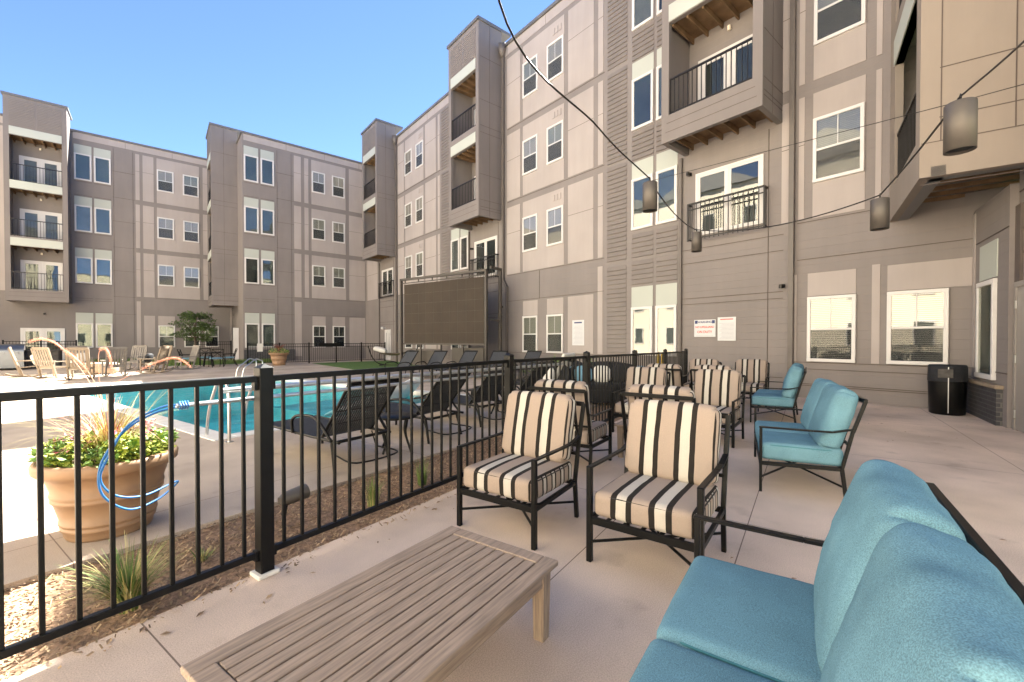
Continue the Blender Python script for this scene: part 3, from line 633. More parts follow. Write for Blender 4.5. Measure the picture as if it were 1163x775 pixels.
# ------------------------------------------------------------ near fence
fn=thing('pool_fence','long black metal picket fence between the lounge patio and the pool deck','fence',UW(1.27,2.67,0),ANG)
FX=1.27
def gz(u): return -max(0,(u-3.8))*.010
posts=[-3.2,-1.0,1.27,3.82,5.80,7.92,10.0,12.0]
for i,u in enumerate(posts):
    b=MB(); x=u-FX; w_=.039
    b.box(x-w_,x+w_,-w_,w_,gz(u),gz(u)+1.235); b.add([(x-w_-.004,-w_-.004,gz(u)+1.235),(x+w_+.004,-w_-.004,gz(u)+1.235),(x+w_+.004,w_+.004,gz(u)+1.235),(x-w_-.004,w_+.004,gz(u)+1.235),(x,0,gz(u)+1.262)],[(0,1,4),(1,2,4),(2,3,4),(3,0,4),(3,2,1,0)])
    po=b.build('fence_post',['black'],fn); bevel(po,.004,2)
    if u<6:
        q=MB(); q.box(x-.062,x+.062,-.058,.058,gz(u),gz(u)+.025); bevel(q.build('footing',['coping'],po),.006)
        q=MB(); 
        for z in (1.135,.13): q.box(x-.06,x-.039,-.02,.02,gz(u)+z-.03,gz(u)+z+.03); q.box(x+.039,x+.06,-.02,.02,gz(u)+z-.03,gz(u)+z+.03)
        q.build('bracket',['black'],po)
for a,b_ in zip(posts[:-1],posts[1:]):
    m=MB(); n=round((b_-a-.1)/.11)
    for k in range(1,n):
        u=a+(b_-a)*k/n; m.box(u-FX-.0095,u-FX+.0095,-.0095,.0095,gz(u)+.13,gz(u)+1.17)
    po=m.build('fence_panel',['black'],fn); bevel(po,.0025,1)
    for z,hh,nm in ((1.17,.036,'top_rail'),(.135,.036,'bottom_rail')):
        m=MB(); m.bar((a-FX+.039,0,gz(a)+z),(b_-FX-.039,0,gz(b_)+z),.036,hh); bevel(m.build(nm,['black'],po),.004)
# second run of the fence along the end wall side is hidden; poles hung on the outside of the fence
pl=MB(); pl.tube([UW(.88,2.80,1.045),UW(2.4,2.80,1.035),UW(4.1,2.80,1.02)],.0125,10); o=pl.build('pole_tube',['alu'])
o.name='pool_pole'; tag(o,'long aluminium pool pole with the blue hose end, lower one hung on the fence','pole','telescopic pool poles hung on the fence')
pl=MB(); pl.tube([UW(1.12,2.85,1.10),UW(2.4,2.85,1.095),UW(5.4,2.85,1.06)],[.017,.017,.017],10); o=pl.build('pool_pole',['alu']); tag(o,'thicker white tipped aluminium pool pole hung just above the other','pole','telescopic pool poles hung on the fence')
# hose
hp=[]
def bez(pts,n=14):
    out=[]; P=[Vector(q) for q in pts]; P=[P[0]*2-P[1]]+P+[P[-1]*2-P[-2]]
    for i in range(1,len(P)-2):
        for k in range(n):
            t=k/n; a,b,c,d=P[i-1],P[i],P[i+1],P[i+2]
            out.append(.5*((2*b)+(c-a)*t+(2*a-5*b+4*c-d)*t*t+(3*b-a-3*c+d)*t**3))
    out.append(P[-2]); return out
hs=MB()
hs.tube(bez([UW(.90,2.80,1.05),UW(.82,2.83,1.04),UW(.70,2.88,.96),UW(.63,2.9,.82),UW(.60,2.92,.70),UW(.66,2.93,.60),UW(.78,2.95,.56),UW(.95,3.05,.57),UW(.97,3.12,.53),UW(.86,3.05,.49),UW(.72,2.97,.50),UW(.61,2.94,.62),UW(.605,2.92,.78),UW(.69,2.9,.93),UW(.80,2.86,1.01),UW(.90,2.81,1.04)]),.0055,8)
for k in range(4): hs.tube([UW(.895+.012*k,2.78,1.045),UW(.895+.012*k,2.80,1.066),UW(.895+.012*k,2.82,1.045),UW(.895+.012*k,2.80,1.024),UW(.895+.012*k,2.78,1.045)],.004,6)
o=hs.build('hose',['hose']); tag(o,'thin blue hose tied to the pole end and looping down beside the planter','hose')
# ------------------------------------------------------------ seating
def seat_frame(root,wd,seats):
    hw=wd/2; t=.024; lw=.034 if seats==1 else .024
    def B(name,parts,par=root,mat='black'):
        m=MB()
        for a in parts: m.bar(*a)
        return bevel(m.build(name,[mat],par),.003,1)
    for sx in (-1,1):
        x=sx*hw
        B('leg',[((x,-.38,0),(x,-.38,.60),lw,lw)])
        B('leg',[((x,.26,0),(x,.225,.30),.030,.030)])
        m=MB(); m.bar((x,-.395,.597),(x,.02,.597),.036,.014); m.bar((x,.02,.597),(x,.16,.60),.036,.014); m.bar((x,.16,.60),(x,.30,.635),.036,.014); bevel(m.build('armrest',['black'],root),.003,1)
        B('back_post',[((x,.225,.28),(x,.30,.62),.030,.026),((x,.30,.61),(x,.385,.885),.030,.026)])
    B('seat_frame',[((-hw,-.38,.265),(hw,-.38,.265),.024,.045),((-hw,.23,.285),(hw,.23,.285),.024,.035),((-hw,-.38,.265),(-hw,.23,.285),.024,.035),((hw,-.38,.265),(hw,.23,.285),.024,.035)]+[((-hw+wd*k/6,-.38,.275),(-hw+wd*k/6,.23,.285),.03,.006) for k in range(1,6)])
    B('back_frame',[((-hw,.385,.88),(hw,.385,.88),.026,.036),((-hw,.27,.50),(hw,.27,.50),.022,.022)]+[((-hw+wd*k/5,.235,.30),(-hw+wd*k/5,.38,.87),.014,.014) for k in range(1,5)])
    B('cross_brace',[((-hw,-.38,.125),(hw,.255,.125),.016,.016),((hw,-.38,.135),(-hw,.255,.135),.016,.016),((0,-.06,.13),(0,-.06,.27),.014,.014)])
def club_chair(name,label,cat,fab,seats,wd,group,lod=18):
    root=thing(name,label,cat,(0,0,0),0,group); seat_frame(root,wd,seats)
    cw=(wd-.035)/seats
    for k in range(seats):
        cx=-wd/2+.0175+cw*(k+.5); st=fab=='stripe'
        sm=rbox(cw/2-.004,.315,.078,.04,lod,(.0,.004,.016),None,.0035,k*3.1,st)
        sc_=sm.build('seat_cushion',['stripe_x','stripe_y'] if st else ['blue'],root); sc_.location=(cx,-.07,.372); weld(sc_)
        if st: bk=rbox(cw/2-.006,.072,.265,.048,lod,(.0,.018,.006),(0,2,13),.007,k*5.3+1,True)
        else: bk=rbox(cw/2-.002,.085,.28,.06,lod,(.0,.035,.008),(0,2,11),.014,k*5.3+2)
        bc=bk.build('back_cushion',['stripe_x','stripe_y'] if st else ['blue'],root); bc.location=(cx,.215 if st else .205,.70 if st else .695); bc.rotation_euler=(R(-13 if st else -16),0,0); weld(bc)
        # piping round the seat edge
        pp=MB(); a_,b_=cw/2-.03,.290; pts=[]
        for q in range(37):
            th=2*math.pi*q/36; cxn,syn=math.cos(th),math.sin(th); ex=.28
            pts.append((math.copysign(abs(cxn)**ex,cxn)*(a_+.022),math.copysign(abs(syn)**ex,syn)*(b_+.018),.058))
        pp.tube(pts,.005,6); po=pp.build('piping',['stripe_y' if False else ('blue_pipe' if not st else 'brown_black')],sc_)
    return root
stripe=club_chair('lounge_chair','tan and black striped lounge chair nearest the picket fence, by the slatted table end','chair','stripe',1,.66,'striped lounge chairs',20)
FU=-math.pi/2+ANG      # rotation so that local -Y (front) faces -u
def place(root,u,w_,face,label,first=False,z=0,dr=0):
    # face: world rotation so that front (-Y) points: '-u','+u','+w','-w'
    rz={'-u':ANG-math.pi/2,'+u':ANG+math.pi/2,'-w':ANG,'+w':ANG+math.pi}[face]+dr
    loc=UW(u,w_,z)
    if first: root.location=loc; root.rotation_euler=(0,0,rz); return root
    return dup(root,loc,rz,label)
place(stripe,2.82,1.83,'-u','',True)
place(stripe,2.88,.79,'-u','striped lounge chair in front beside the blue sofa arm',dr=R(-2))
place(stripe,4.36,2.20,'+u','striped lounge chair turned away, back to back with the chair by the fence',dr=R(3))
place(stripe,4.42,1.16,'+u','striped lounge chair turned away, mostly hidden behind the front striped chair')
place(stripe,6.63,2.12,'-u','striped lounge chair against the fence at the far end of the small wooden table',dr=R(2))
place(stripe,6.62,1.10,'-u','striped lounge chair facing the viewer left of the second blue loveseat',dr=R(-4))
place(stripe,8.2,2.15,'+u','striped lounge chair back showing above the chair by the fence, further away')
place(stripe,8.3,1.35,'+u','striped lounge chair top peeping over the chair beside the loveseat')
place(stripe,10.3,1.95,'-u','striped lounge chair just right of the last fence post below the pool sign')
place(stripe,10.75,1.05,'-u','striped lounge chair furthest right, in front of the wall left of the far loveseat')
love=club_chair('loveseat','teal blue loveseat in the right foreground with two puffy back cushions','sofa','blue',2,1.32,'blue loveseats',26)
place(love,1.42,.03,'+w','',True)
place(love,5.28,.06,'+w','teal blue loveseat in the middle of the patio facing the fence',dr=R(7))
place(love,8.98,.42,'+w','teal blue loveseat furthest away near the wall')
# coffee tables
def coffee_table(label,u0,u1,w0,w1,h=.40):
    L=u1-u0; W=w1-w0; root=thing('coffee_table',label,'table',UW((u0+u1)/2,(w0+w1)/2,0),ANG,'wooden slatted coffee tables')
    f=MB(); bw=.075; t=.026
    f.box(-L/2,L/2,-W/2,-W/2+bw,h-t,h); f.box(-L/2,L/2,W/2-bw,W/2,h-t,h); f.box(-L/2,-L/2+bw,-W/2+bw+.001,W/2-bw-.001,h-t,h); f.box(L/2-bw,L/2,-W/2+bw+.001,W/2-bw-.001,h-t,h)
    bevel(f.build('table_rim',['teak'],root),.006,3)
    n=9; sw=(W-2*bw-.008)/n; f=MB()
    for k in range(n):
        a=-W/2+bw+.008+sw*k; f.box(-L/2+bw+.004,L/2-bw-.004,a,a+sw-.008,h-t+.002,h-.002)
    bevel(f.build('table_slats',['teak'],root),.002,1)
    f=MB(); i=.045
    for s in (-1,1): f.box(-L/2+i,L/2-i,s*(W/2-i)-.012,s*(W/2-i)+.012,h-t-.075,h-t); 
    for s in (-1,1): f.box(s*(L/2-i)-.012,s*(L/2-i)+.012,-W/2+i+.012,W/2-i-.012,h-t-.075,h-t)
    bevel(f.build('apron',['teak'],root),.003,1)
    for sx in (-1,1):
        for sy in (-1,1):
            x,y=sx*(L/2-i-.015),sy*(W/2-i-.015); f=MB(); a,b=.034,.027
            f.add([(x-a,y-a,h-t),(x+a,y-a,h-t),(x+a,y+a,h-t),(x-a,y+a,h-t),(x-b,y-b,0),(x+b,y-b,0),(x+b,y+b,0),(x-b,y+b,0)],[(0,1,2,3),(7,6,5,4),(0,4,5,1),(1,5,6,2),(2,6,7,3),(3,7,4,0)])
            bevel(f.build('leg',['teakedge'],root),.004,2)
    return root
coffee_table('large weathered slatted wooden coffee table in the foreground',.52,1.79,.965,1.645,.36)
coffee_table('small weathered wooden table seen between the front striped chairs',4.90,6.1,1.28,1.9)
coffee_table('furthest wooden table, between the rear striped chairs',8.95,9.9,1.3,1.9)
# ------------------------------------------------------------ hanging lamps and cables
LP=[(5.39,3.46,3.42),(8.60,4.43,3.42),(7.37,1.30,3.06),(5.16,.40,3.17)]
lbl=['grey cylinder lamp hanging highest left of the juliet balcony','smallest grey cylinder lamp hanging in front of the juliet balcony railing','grey cylinder lamp hanging beside the corner of the near right balcony','largest grey cylinder lamp, hanging in front of the near right balcony wall']
for (x,y,z),l in zip(LP,lbl):
    t=thing('pendant_lamp',l,'lamp',(x,y,z-.2),.3,'cylinder lamps on the overhead cable')
    f=MB(); f.lathe([(.0,.395),(.095,.395),(.1,.39),(.1,0),(.093,0),(.093,.03),(0,.03)],n=28); f.build('lamp_shade',['lampmetal'],t)
    f=MB(); f.lathe([(.0,.032),(.085,.031),(.085,.02),(0,.018)],n=20); f.build('lens',['dark_in'],t)
    f=MB(); f.tube([(0,0,.39),(0,0,.43)],.012,8); f.tube(bez([(0,0,.42),(.02,0,.44),(0,0,.47),(-.02,0,.44),(0,0,.42)],5),.005,6); f.build('hook',['brown_black'],t)
def sag(a,b,s,n=16):
    a,b=Vector(a),Vector(b); return [a.lerp(b,k/n)-Vector((0,0,s*4*(k/n)*(1-k/n))) for k in range(n+1)]
L1,L2,L3,L4=[Vector(q)+Vector((0,0,.25)) for q in LP]
cb=MB(); 
start=Vector((.35,-.1,4.9))
mid=Vector((1.81,2.39,3.92))
cb.tube(bez([start,mid,Vector((3.7,3.0,3.68)),L1],12),.009,8)
cb.tube(sag(L1-Vector((0,0,.03)),L2,.12),.009,8); cb.tube(sag(L2,L3,.18),.009,8); cb.tube(sag(L3,L4,.03),.009,8); cb.tube(bez([L4,L4+Vector((-.25,-.4,.22)),L4+Vector((-.9,-1.4,.9))],8),.008,8)
o=cb.build('cable',['brown_black']); tag(o,'black overhead cable sagging from lamp to lamp across the sky','cable')
cb=MB(); cb.tube([L1+Vector((0,0,-.03)),L4+Vector((0,0,-.04)),L4+(L4-L1)*.8],.0035,6); o=cb.build('cable',['brown_black']); tag(o,'thin straight steel wire running from the left lamp to the nearest lamp','cable')
# ------------------------------------------------------------ trash can
t=thing('trash_can','black two tone round litter bin against the wall by the brick base','bin',(11.52,1.02,0))
f=MB(); f.lathe([(0,0),(.22,0),(.25,.02),(.265,.5),(.27,.62)],n=36); f.build('bin_body',['black'],t)
f=MB(); f.lathe([(.27,.625),(.275,.64),(.27,.90),(.255,.93),(0,.935)],n=36); f.build('bin_hood',['sling'],t)
f=MB(); f.box(-.285,-.262,-.10,.10,.70,.86); f.build('opening_flap',['stone'],t)
f=MB(); f.bar((-.268,-.04,.05),(-.277,-.04,.9),.012); f.build('seam_glint',['steel'],t)  # bright steel strip draws the white line of reflected light on the bin
# ------------------------------------------------------------ signs
def sign(label,y0,y1,z0,z1,rows):
    t=thing('sign',label,'sign',(12.14,(y0+y1)/2,z0)); f=MB(); fb(f,FR,y0,y1,z0,z1,.014,.022); f.build('sign_plate',['signwhite'],t,True)
    f=MB()
    for z,h,a,b in rows: fb(f,FR,y0+(y1-y0)*a,y0+(y1-y0)*b,z0+(z1-z0)*z-h/2,z0+(z1-z0)*z+h/2,.022,.0235)
    f.build('printed_lines',['signgrey'],t,True); return t
def textobj(s,y,z,size,mat,parent):
    c=bpy.data.curves.new('lettering','FONT'); c.body=s; c.size=size; c.align_x='CENTER'; c.extrude=.0015; c.materials.append(M[mat]); c.offset=.0012
    tmp=bpy.data.objects.new('tmp',c); COL.objects.link(tmp)
    dg=bpy.context.evaluated_depsgraph_get(); me=bpy.data.meshes.new_from_object(tmp.evaluated_get(dg)); bpy.data.objects.remove(tmp)
    o=bpy.data.objects.new('lettering',me); COL.objects.link(o); o.rotation_euler=(R(90),0,R(-90)); o.location=(12.113,y,z); o.parent=parent; o.matrix_parent_inverse=world_mat(parent).inverted(); return o
s1=sign('white pool sign reading no lifeguard on duty in red, left of the two wall signs',5.68,6.30,1.49,1.98,[(.06,.01,.1,.9)])
textobj('WARNING',5.99,1.885,.085,'signblue',s1); textobj('NO LIFEGUARD',5.99,1.745,.078,'signred',s1); textobj('ON DUTY',5.99,1.60,.095,'signred',s1)
f=MB(); fb(f,FR,5.70,5.78,1.87,1.96,.022,.0235); fb(f,FR,6.20,6.28,1.87,1.96,.022,.0235); f.build('emblem',['signblue'],s1,True)
s2=sign('white wall sign of small printed rules, right beside the lifeguard sign',5.13,5.62,1.38,2.03,[(.08+.055*k,.010,.1,.9-(k%3)*.06) for k in range(13)])
f=MB(); fb(f,FR,5.2,5.55,1.96,1.985,.022,.0236); f.build('heading',['signred'],s2,True)
s3=sign('white rules sign on the wall left of the louvred bay, beyond the fence',10.5,11.08,1.2,2.14,[(.06+.05*k,.012,.1,.9-(k%4)*.05) for k in range(15)])
f=MB(); fb(f,FR,10.6,10.98,2.02,2.07,.022,.0236); f.build('heading',['signblue'],s3,True)
# ------------------------------------------------------------ outdoor screen
SD=Fr((10.6,14.5),(-SU,CU),(-CU,-SU))
t=thing('outdoor_screen','large brown outdoor movie screen in a metal frame beside the building','screen',(9.9,17,0))
f=MB(); fb(f,SD,.12,5.0,1.25,4.05,-.02,.0)
for k in range(1,10): fb(f,SD,.12+.488*k-.004,.12+.488*k+.004,1.26,4.04,-.01,.004,1)
for k in range(1,6): fb(f,SD,.13,4.99,1.25+.467*k-.004,1.25+.467*k+.004,-.01,.0045,1)
f.build('screen_panel',['screen','screenframe'],t,True)
f=MB()
for a in (0,5.2): fb(f,SD,a-.05,a+.05,0,4.35,-.06,.06)
fb(f,SD,-.05,5.25,4.25,4.35,-.06,.06); fb(f,SD,0,5.2,4.10,4.14,-.02,.02); fb(f,SD,.1,5.1,1.18,1.26,-.04,.02)
for a in (-.25,): fb(f,SD,a-.02,a+.08,0,4.45,-.75,-.65); fb(f,SD,a-.02,a+.08,4.35,4.45,-.75,.0); fb(f,SD,a,a+.06,2.2,2.26,-.7,0)
for k in range(6): fb(f,SD,.4+k*.9,.44+k*.9,4.1,4.3,-.02,.02)
f.build('screen_frame',['screenframe'],t,True)
f=MB()
for a in (1.3,2.6,3.9): fb(f,SD,a-.03,a+.03,0,1.2,-.06,0)
fb(f,SD,.3,2.1,.1,1.05,-.4,-.2); fb(f,SD,3.2,4.7,.2,.9,-.45,-.2); f.build('cabinet',['screenframe'],t,True)
# ------------------------------------------------------------ loungers
def lounger(label,dark=True):
    root=thing('sun_lounger',label,'lounger',(0,0,0),0,'dark sun loungers by the pool' if dark else 'grey sun loungers by the screen')
    hw=.33; fm='black'
    def arc(y0,y1,z,s): return bez([(s*hw,y0,z),(s*hw,(y0+y1)/2,z-.02),(s*hw,y1,z-.05)],6)
    f=MB()
    for s in (-1,1): f.tube([(s*hw,.55,.33),(s*hw,-.2,.34),(s*hw,-.95,.36),(s*hw,-1.12,.33)],.018,8)
    f.tube([(-hw,-1.12,.33),(hw,-1.12,.33)],.018,8); f.tube([(-hw,.5,.33),(hw,.5,.33)],.018,8); f.tube([(-hw,-.3,.33),(hw,-.3,.33)],.014,8)
    f.build('frame',[fm],root)
    f=MB(); n=10
    prof=[(-1.12,.345),(-.9,.365),(-.5,.35),(0,.345),(.22,.35)]
    f.add([(s*(hw-.015),y,z) for y,z in prof for s in (-1,1)]+[(s*(hw-.015),y,z-.008) for y,z in prof for s in (-1,1)],[(2*i,2*i+1,2*i+3,2*i+2) for i in range(4)]+[(10+2*i+2,10+2*i+3,10+2*i+1,10+2*i) for i in range(4)]+[(0,10,11,1),(8,9,19,18)],0); f.build('sling_seat',['sling' if dark else 'grey_sling'],root)
    bk=MB(); top=(.72,.96)
    for s in (-1,1): bk.tube([(s*hw*.97,.22,.34),(s*hw*.97,.45,.62),(s*hw*.97,top[0],top[1])],.017,8)
    bk.tube([(-hw*.97,top[0],top[1]),(hw*.97,top[0],top[1])],.03,8)
    bo=bk.build('backrest',[fm],root)
    sl=MB()
    if dark:
        for k in range(22):
            x=-hw*.93+2*hw*.93*k/21; sl.bar((x,.24,.36),(x,top[0]-.01,top[1]-.01),.022,.006,up=(0,0,1))
        for q in (.25,.5,.75): sl.bar((-hw*.95,.22+.5*q,.35+.61*q-.01),(hw*.95,.22+.5*q,.35+.61*q-.01),.01,.01)
    else: sl.add([(-hw*.95,.22,.35),(hw*.95,.22,.35),(hw*.95,top[0],top[1]),(-hw*.95,top[0],top[1])],[(0,1,2,3)])
    sl.build('backrest_sling',['sling' if dark else 'grey_sling'],bo)
    for s in (-1,1):
        for y,y2 in ((-.82,-.86),(.42,.50)):
            l=MB(); l.tube([(s*hw,y,.34),(s*(hw+.02),y2,0)],[.02,.017],8); l.build('leg',[fm],root)
        a=MB(); a.tube(bez([(s*(hw+.03),-.30,.34),(s*(hw+.04),-.28,.50),(s*(hw+.04),-.1,.56),(s*(hw+.04),.2,.55),(s*(hw+.03),.45,.34)],6),.017,8); a.build('armrest',[fm],root)
    h=MB(); h.tube(bez([(-hw*.8,.38,.16),(-hw*.8,.75,.14),(hw*.8,.75,.14),(hw*.8,.38,.16)],6),.010,6); h.tube([(-hw*.8,.38,.16),(-hw*.8,.3,.33)],.009,6); h.tube([(hw*.8,.38,.16),(hw*.8,.3,.33)],.009,6); h.build('support_strut',[fm],root)
    return root
lg=lounger('dark strap lounger nearest the viewer behind the fence, facing the pool')
place(lg,2.98,4.55,'+w','',True)
for u,w_,l,dr in ((4.45,4.72,'second dark strap lounger from the left behind the fence',R(3)),(5.75,4.80,'third dark strap lounger from the left behind the fence',R(-2)),(7.2,4.9,'fourth dark strap lounger, half hidden by the fence post',R(4)),(8.8,5.2,'fifth and furthest dark strap lounger by the white towel',R(-3))):
    place(lg,u,w_,'+w',l,dr=dr)
gl=lounger('grey sling lounger furthest left in front of the movie screen',False)
gp=[(7.0,15.2),(7.9,14.5),(8.8,13.8),(9.6,12.9),(10.6,12.1)]; gn=['','second grey sling lounger from the left before the screen','middle grey sling lounger before the screen','grey sling lounger at the right foot of the screen','grey sling lounger apart on the right below the ground floor windows']
for k,((x,y),l) in enumerate(zip(gp,gn)):
    rz=R(-75)+R(4*(k%2))
    if k==0: gl.location=(x,y,0); gl.rotation_euler=(0,0,rz)
    else: dup(gl,(x,y,0),rz,l)
# small round tables
def round_table(label,u,w_,h=.45):
    r=thing('side_table',label,'table',UW(u,w_,0),0,'round side tables by the loungers'); f=MB(); f.lathe([(0,h),(.25,h),(.255,h-.01),(.25,h-.03),(0,h-.03)],n=28); f.build('table_top',['black'],r)
    for k in range(4):
        a=k*math.pi/2+.4; f=MB(); f.tube(bez([(.18*math.cos(a),.18*math.sin(a),h-.03),(.15*math.cos(a),.15*math.sin(a),h*.5),(.24*math.cos(a),.24*math.sin(a),0)],6),.015,8); f.build('leg',['black'],r)
    return r
round_table('small dark round table between the two nearest dark loungers',3.66,4.30); round_table('small dark round table between the third and fourth dark loungers',6.5,4.7)
# white ledge loungers on the pool shelf
def ledge(label,u,w_,rz):
    r=thing('pool_lounger',label,'lounger',UW(u,w_,-.32),ANG+math.pi+rz,'white moulded loungers in the pool'); prof=[(-1.0,.10),(-.75,.22),(-.45,.34),(-.1,.30),(.15,.26),(.35,.36),(.65,.66),(.85,.88)]
    f=MB(); hw=.36; n=len(prof); f.add([(s*hw,y,z) for y,z in prof for s in (-1,1)]+[(s*hw,y+.02,max(0,z-.14)) for y,z in prof for s in (-1,1)],[(2*i,2*i+1,2*i+3,2*i+2) for i in range(n-1)]+[(2*n+2*i+2,2*n+2*i+3,2*n+2*i+1,2*n+2*i) for i in range(n-1)]+[(2*i,2*i+2,2*n+2*i+2,2*n+2*i) for i in range(n-1)]+[(2*i+3,2*i+1,2*n+2*i+1,2*n+2*i+3) for i in range(n-1)]+[(0,2*n,2*n+1,1),(2*n-2,2*n-1,4*n-1,4*n-2)],0,True)
    b=f.build('shell',['whiteplastic'],r); sb=b.modifiers.new('s','SUBSURF'); sb.levels=2; sb.render_levels=2
    f=MB(); f.box(-.3,.3,-.3,.4,0,.14); f.build('base',['whiteplastic'],r)
ledge('white moulded lounger nearest, standing in the shallow pool ledge',5.95,7.9,R(200-180)); ledge('middle white moulded lounger on the pool ledge',6.75,8.4,R(12)); ledge('furthest white moulded lounger on the pool ledge',7.55,9.0,R(8))
# pool handrails
def hand(label,u,w_,ang,big=.75):
    r=thing('handrail',label,'handrail',UW(u,w_,0),ang,'stainless pool handrails')
    for s in (-.25,.25):
        f=MB(); f.tube(bez([(s,-.32,0),(s,-.32,.55),(s,-.25,big),(s,-.08,big+.05),(s,.1,big-.08),(s,.35,.3),(s,.45,-.3)],8),.022,10); f.tube([(s,-.32,0),(s,-.32,.012)],.05,12); f.build('rail',['steel'],r)
hand('stainless pool handrail pair at the near corner of the pool',2.9,6.85,ANG,.80)
hand('low stainless ladder rails at the far pool edge',7.9,17.6,ANG+math.pi/2,.62)
# ------------------------------------------------------------ planter
def planter(label,loc,s=1.0,near=True):
    t=thing('planter',label,'planter',loc,0)
    f=MB(); pr=[(.0,.0),(.235,0),(.245,.02),(.25,.06),(.262,.065),(.266,.085),(.258,.09),(.262,.105),(.272,.11),(.272,.125),(.264,.13),(.30,.27),(.312,.275),(.312,.295),(.305,.30),(.316,.312),(.316,.33),(.308,.335),(.345,.46),(.375,.465),(.40,.49),(.405,.535),(.395,.555),(.365,.56),(.355,.54),(.35,.50),(0,.50)]
    f.lathe([(a*s,b*s) for a,b in pr],n=56); f.build('pot',['terracotta'],t)
    return t
PX,PY=-.27,4.36
pt=planter('large tan pot of lime foliage and fountain grass outside the fence',(PX,PY,0))
rr=random.Random(21)
def leaves(mb,c,rad,n,sz,flat=.6,mats=(0,),rr=rr):
    for i in range(n):
        a=rr.uniform(0,6.283); q=rr.uniform(0,1)**.5; z=rr.uniform(0,1)
        p=Vector((c[0]+math.cos(a)*rad*q,c[1]+math.sin(a)*rad*q,c[2]+flat*rad*z*(1-.6*q*q)))
        d=Vector((math.cos(a)*q+rr.uniform(-.7,.7),math.sin(a)*q+rr.uniform(-.7,.7),rr.uniform(-.4,.8))).normalized(); s=d.cross(Vector((rr.uniform(-1,1),rr.uniform(-1,1),1))).normalized(); L=sz*rr.uniform(.6,1.3); u=d.cross(s)
        mb.add([p,p+d*L*.5+s*L*.32+u*L*.06,p+d*L,p+d*L*.5-s*L*.32+u*L*.06],[(0,1,2,3)],rr.choice(mats))
f=MB()
leaves(f,(PX,PY,.53),.34,1500,.05,.55,(0,0,1)); 
for k in range(12):
    a=rr.uniform(0,6.28); leaves(f,(PX+.27*math.cos(a),PY+.27*math.sin(a),.56+rr.uniform(-.03,.07)),.12,110,.045,.9,(0,0,0,1) if k%3 else (1,))
f.build('foliage',['limeleaf','greenleaf'],pt,True)
f=MB()
for k in range(26):
    a=rr.uniform(0,6.28); leaves(f,(PX+.27*math.cos(a),PY+.27*math.sin(a),.66+rr.uniform(-.05,.09)),.03,7,.03,.8)
f.build('blossom',['pinkflower'],pt,True)
f=MB()
for k in range(300):
    a=rr.uniform(0,6.28); q=rr.uniform(0,.15); f.blade((PX+q*math.cos(a),PY+q*math.sin(a),.55),(math.cos(a)*rr.uniform(.1,.9),math.sin(a)*rr.uniform(.1,.9)),rr.uniform(.35,.72),.007,rr.uniform(.2,.85),rr.choice((0,0,1)),7)
f.build('grass_blades',['strawblade','redblade'],pt,True)
def cam_pt(u,v,Z):
    k=Z/489; X=(u-581.5)*k; return (X*.7705+Z*.6374,-X*.6374+Z*.7705,HC+(386.3-v)*k)
for pts in ([(112,430,3.1),(112,402,3.1),(119,396,3.05),(124,404,3.0),(128,425,3.0)],[(105,440,3.1),(88,415,3.2),(66,392,3.3),(48,385,3.4),(34,388,3.5)],[(120,440,3.1),(150,425,3.2),(180,411,3.3),(200,407,3.35),(216,416,3.4)],[(110,440,3.0),(98,420,3.0),(84,406,3.05),(74,398,3.1)]):
    q=bez([cam_pt(*a) for a in pts],8); n=len(q); f=MB(); f.tube([Vector((PX,PY,.6))]+q[:n//3],.002,4); m0=n//3; seg=q[m0:]; f.tube(seg,[.0015+.0048*math.sin(math.pi*min(1,(i+.6)/len(seg))) for i in range(len(seg))],8)
    for i,pp in enumerate(seg):
        for k in range(16):
            dd=Vector((rr.uniform(-1,1),rr.uniform(-1,1),rr.uniform(-1,1))).normalized()*.016; f.bar(pp,pp+dd,.0009)
    f.build('seed_plume',['plume'],pt,True)
# far planter
p2=planter('brown pot of red grass by the rear gate fence',(5.25,26.6,0),1.25)
f=MB(); leaves(f,(5.25,26.6,.65),.5,500,.09,.7,(0,1)); 
for k in range(160):
    a=rr.uniform(0,6.28); f.blade((5.25,26.6,.7),(math.cos(a)*.6,math.sin(a)*.6),rr.uniform(.5,1.0),.02,.5,2,5)
f.build('foliage',['greenleaf','strawblade','redblade'],p2,True)
# ornamental grass tufts in mulch
def tuft(label,u,w_,h,n,mats,spread=.5):
    x,y,_=UW(u,w_); f=MB()
    for k in range(n):
        a=rr.uniform(0,6.28); q=rr.uniform(0,.05); f.blade((q*math.cos(a),q*math.sin(a),-.04),(math.cos(a)*rr.uniform(.1,spread),math.sin(a)*rr.uniform(.1,spread)),h*rr.uniform(.5,1.1),.006,rr.uniform(.15,.6),rr.choice(mats),6)
    o=f.build('ornamental_grass',['grassblade','strawblade']); o.location=(x,y,0); tag(o,label,'grass','ornamental grass tufts in the mulch')
tuft('largest green and straw grass tuft right below the tan pot',.72,2.98,.40,420,(0,0,1),.75)
tuft('straw coloured grass tuft at the left edge of the mulch',.12,3.45,.30,90,(1,))
tuft('small green grass tuft in the mulch right of the bullet spotlight',2.38,3.10,.34,130,(0,0,1),.35)
tuft('slim green grass tuft in front of the second dark lounger',3.0,3.15,.32,100,(0,),.3)
tuft('low weedy grass tuft left of the bullet spotlight',1.15,3.25,.10,70,(0,1),.9)
tuft('green grass tuft in the mulch near the fourth fence post',4.6,3.2,.32,100,(0,),.3)
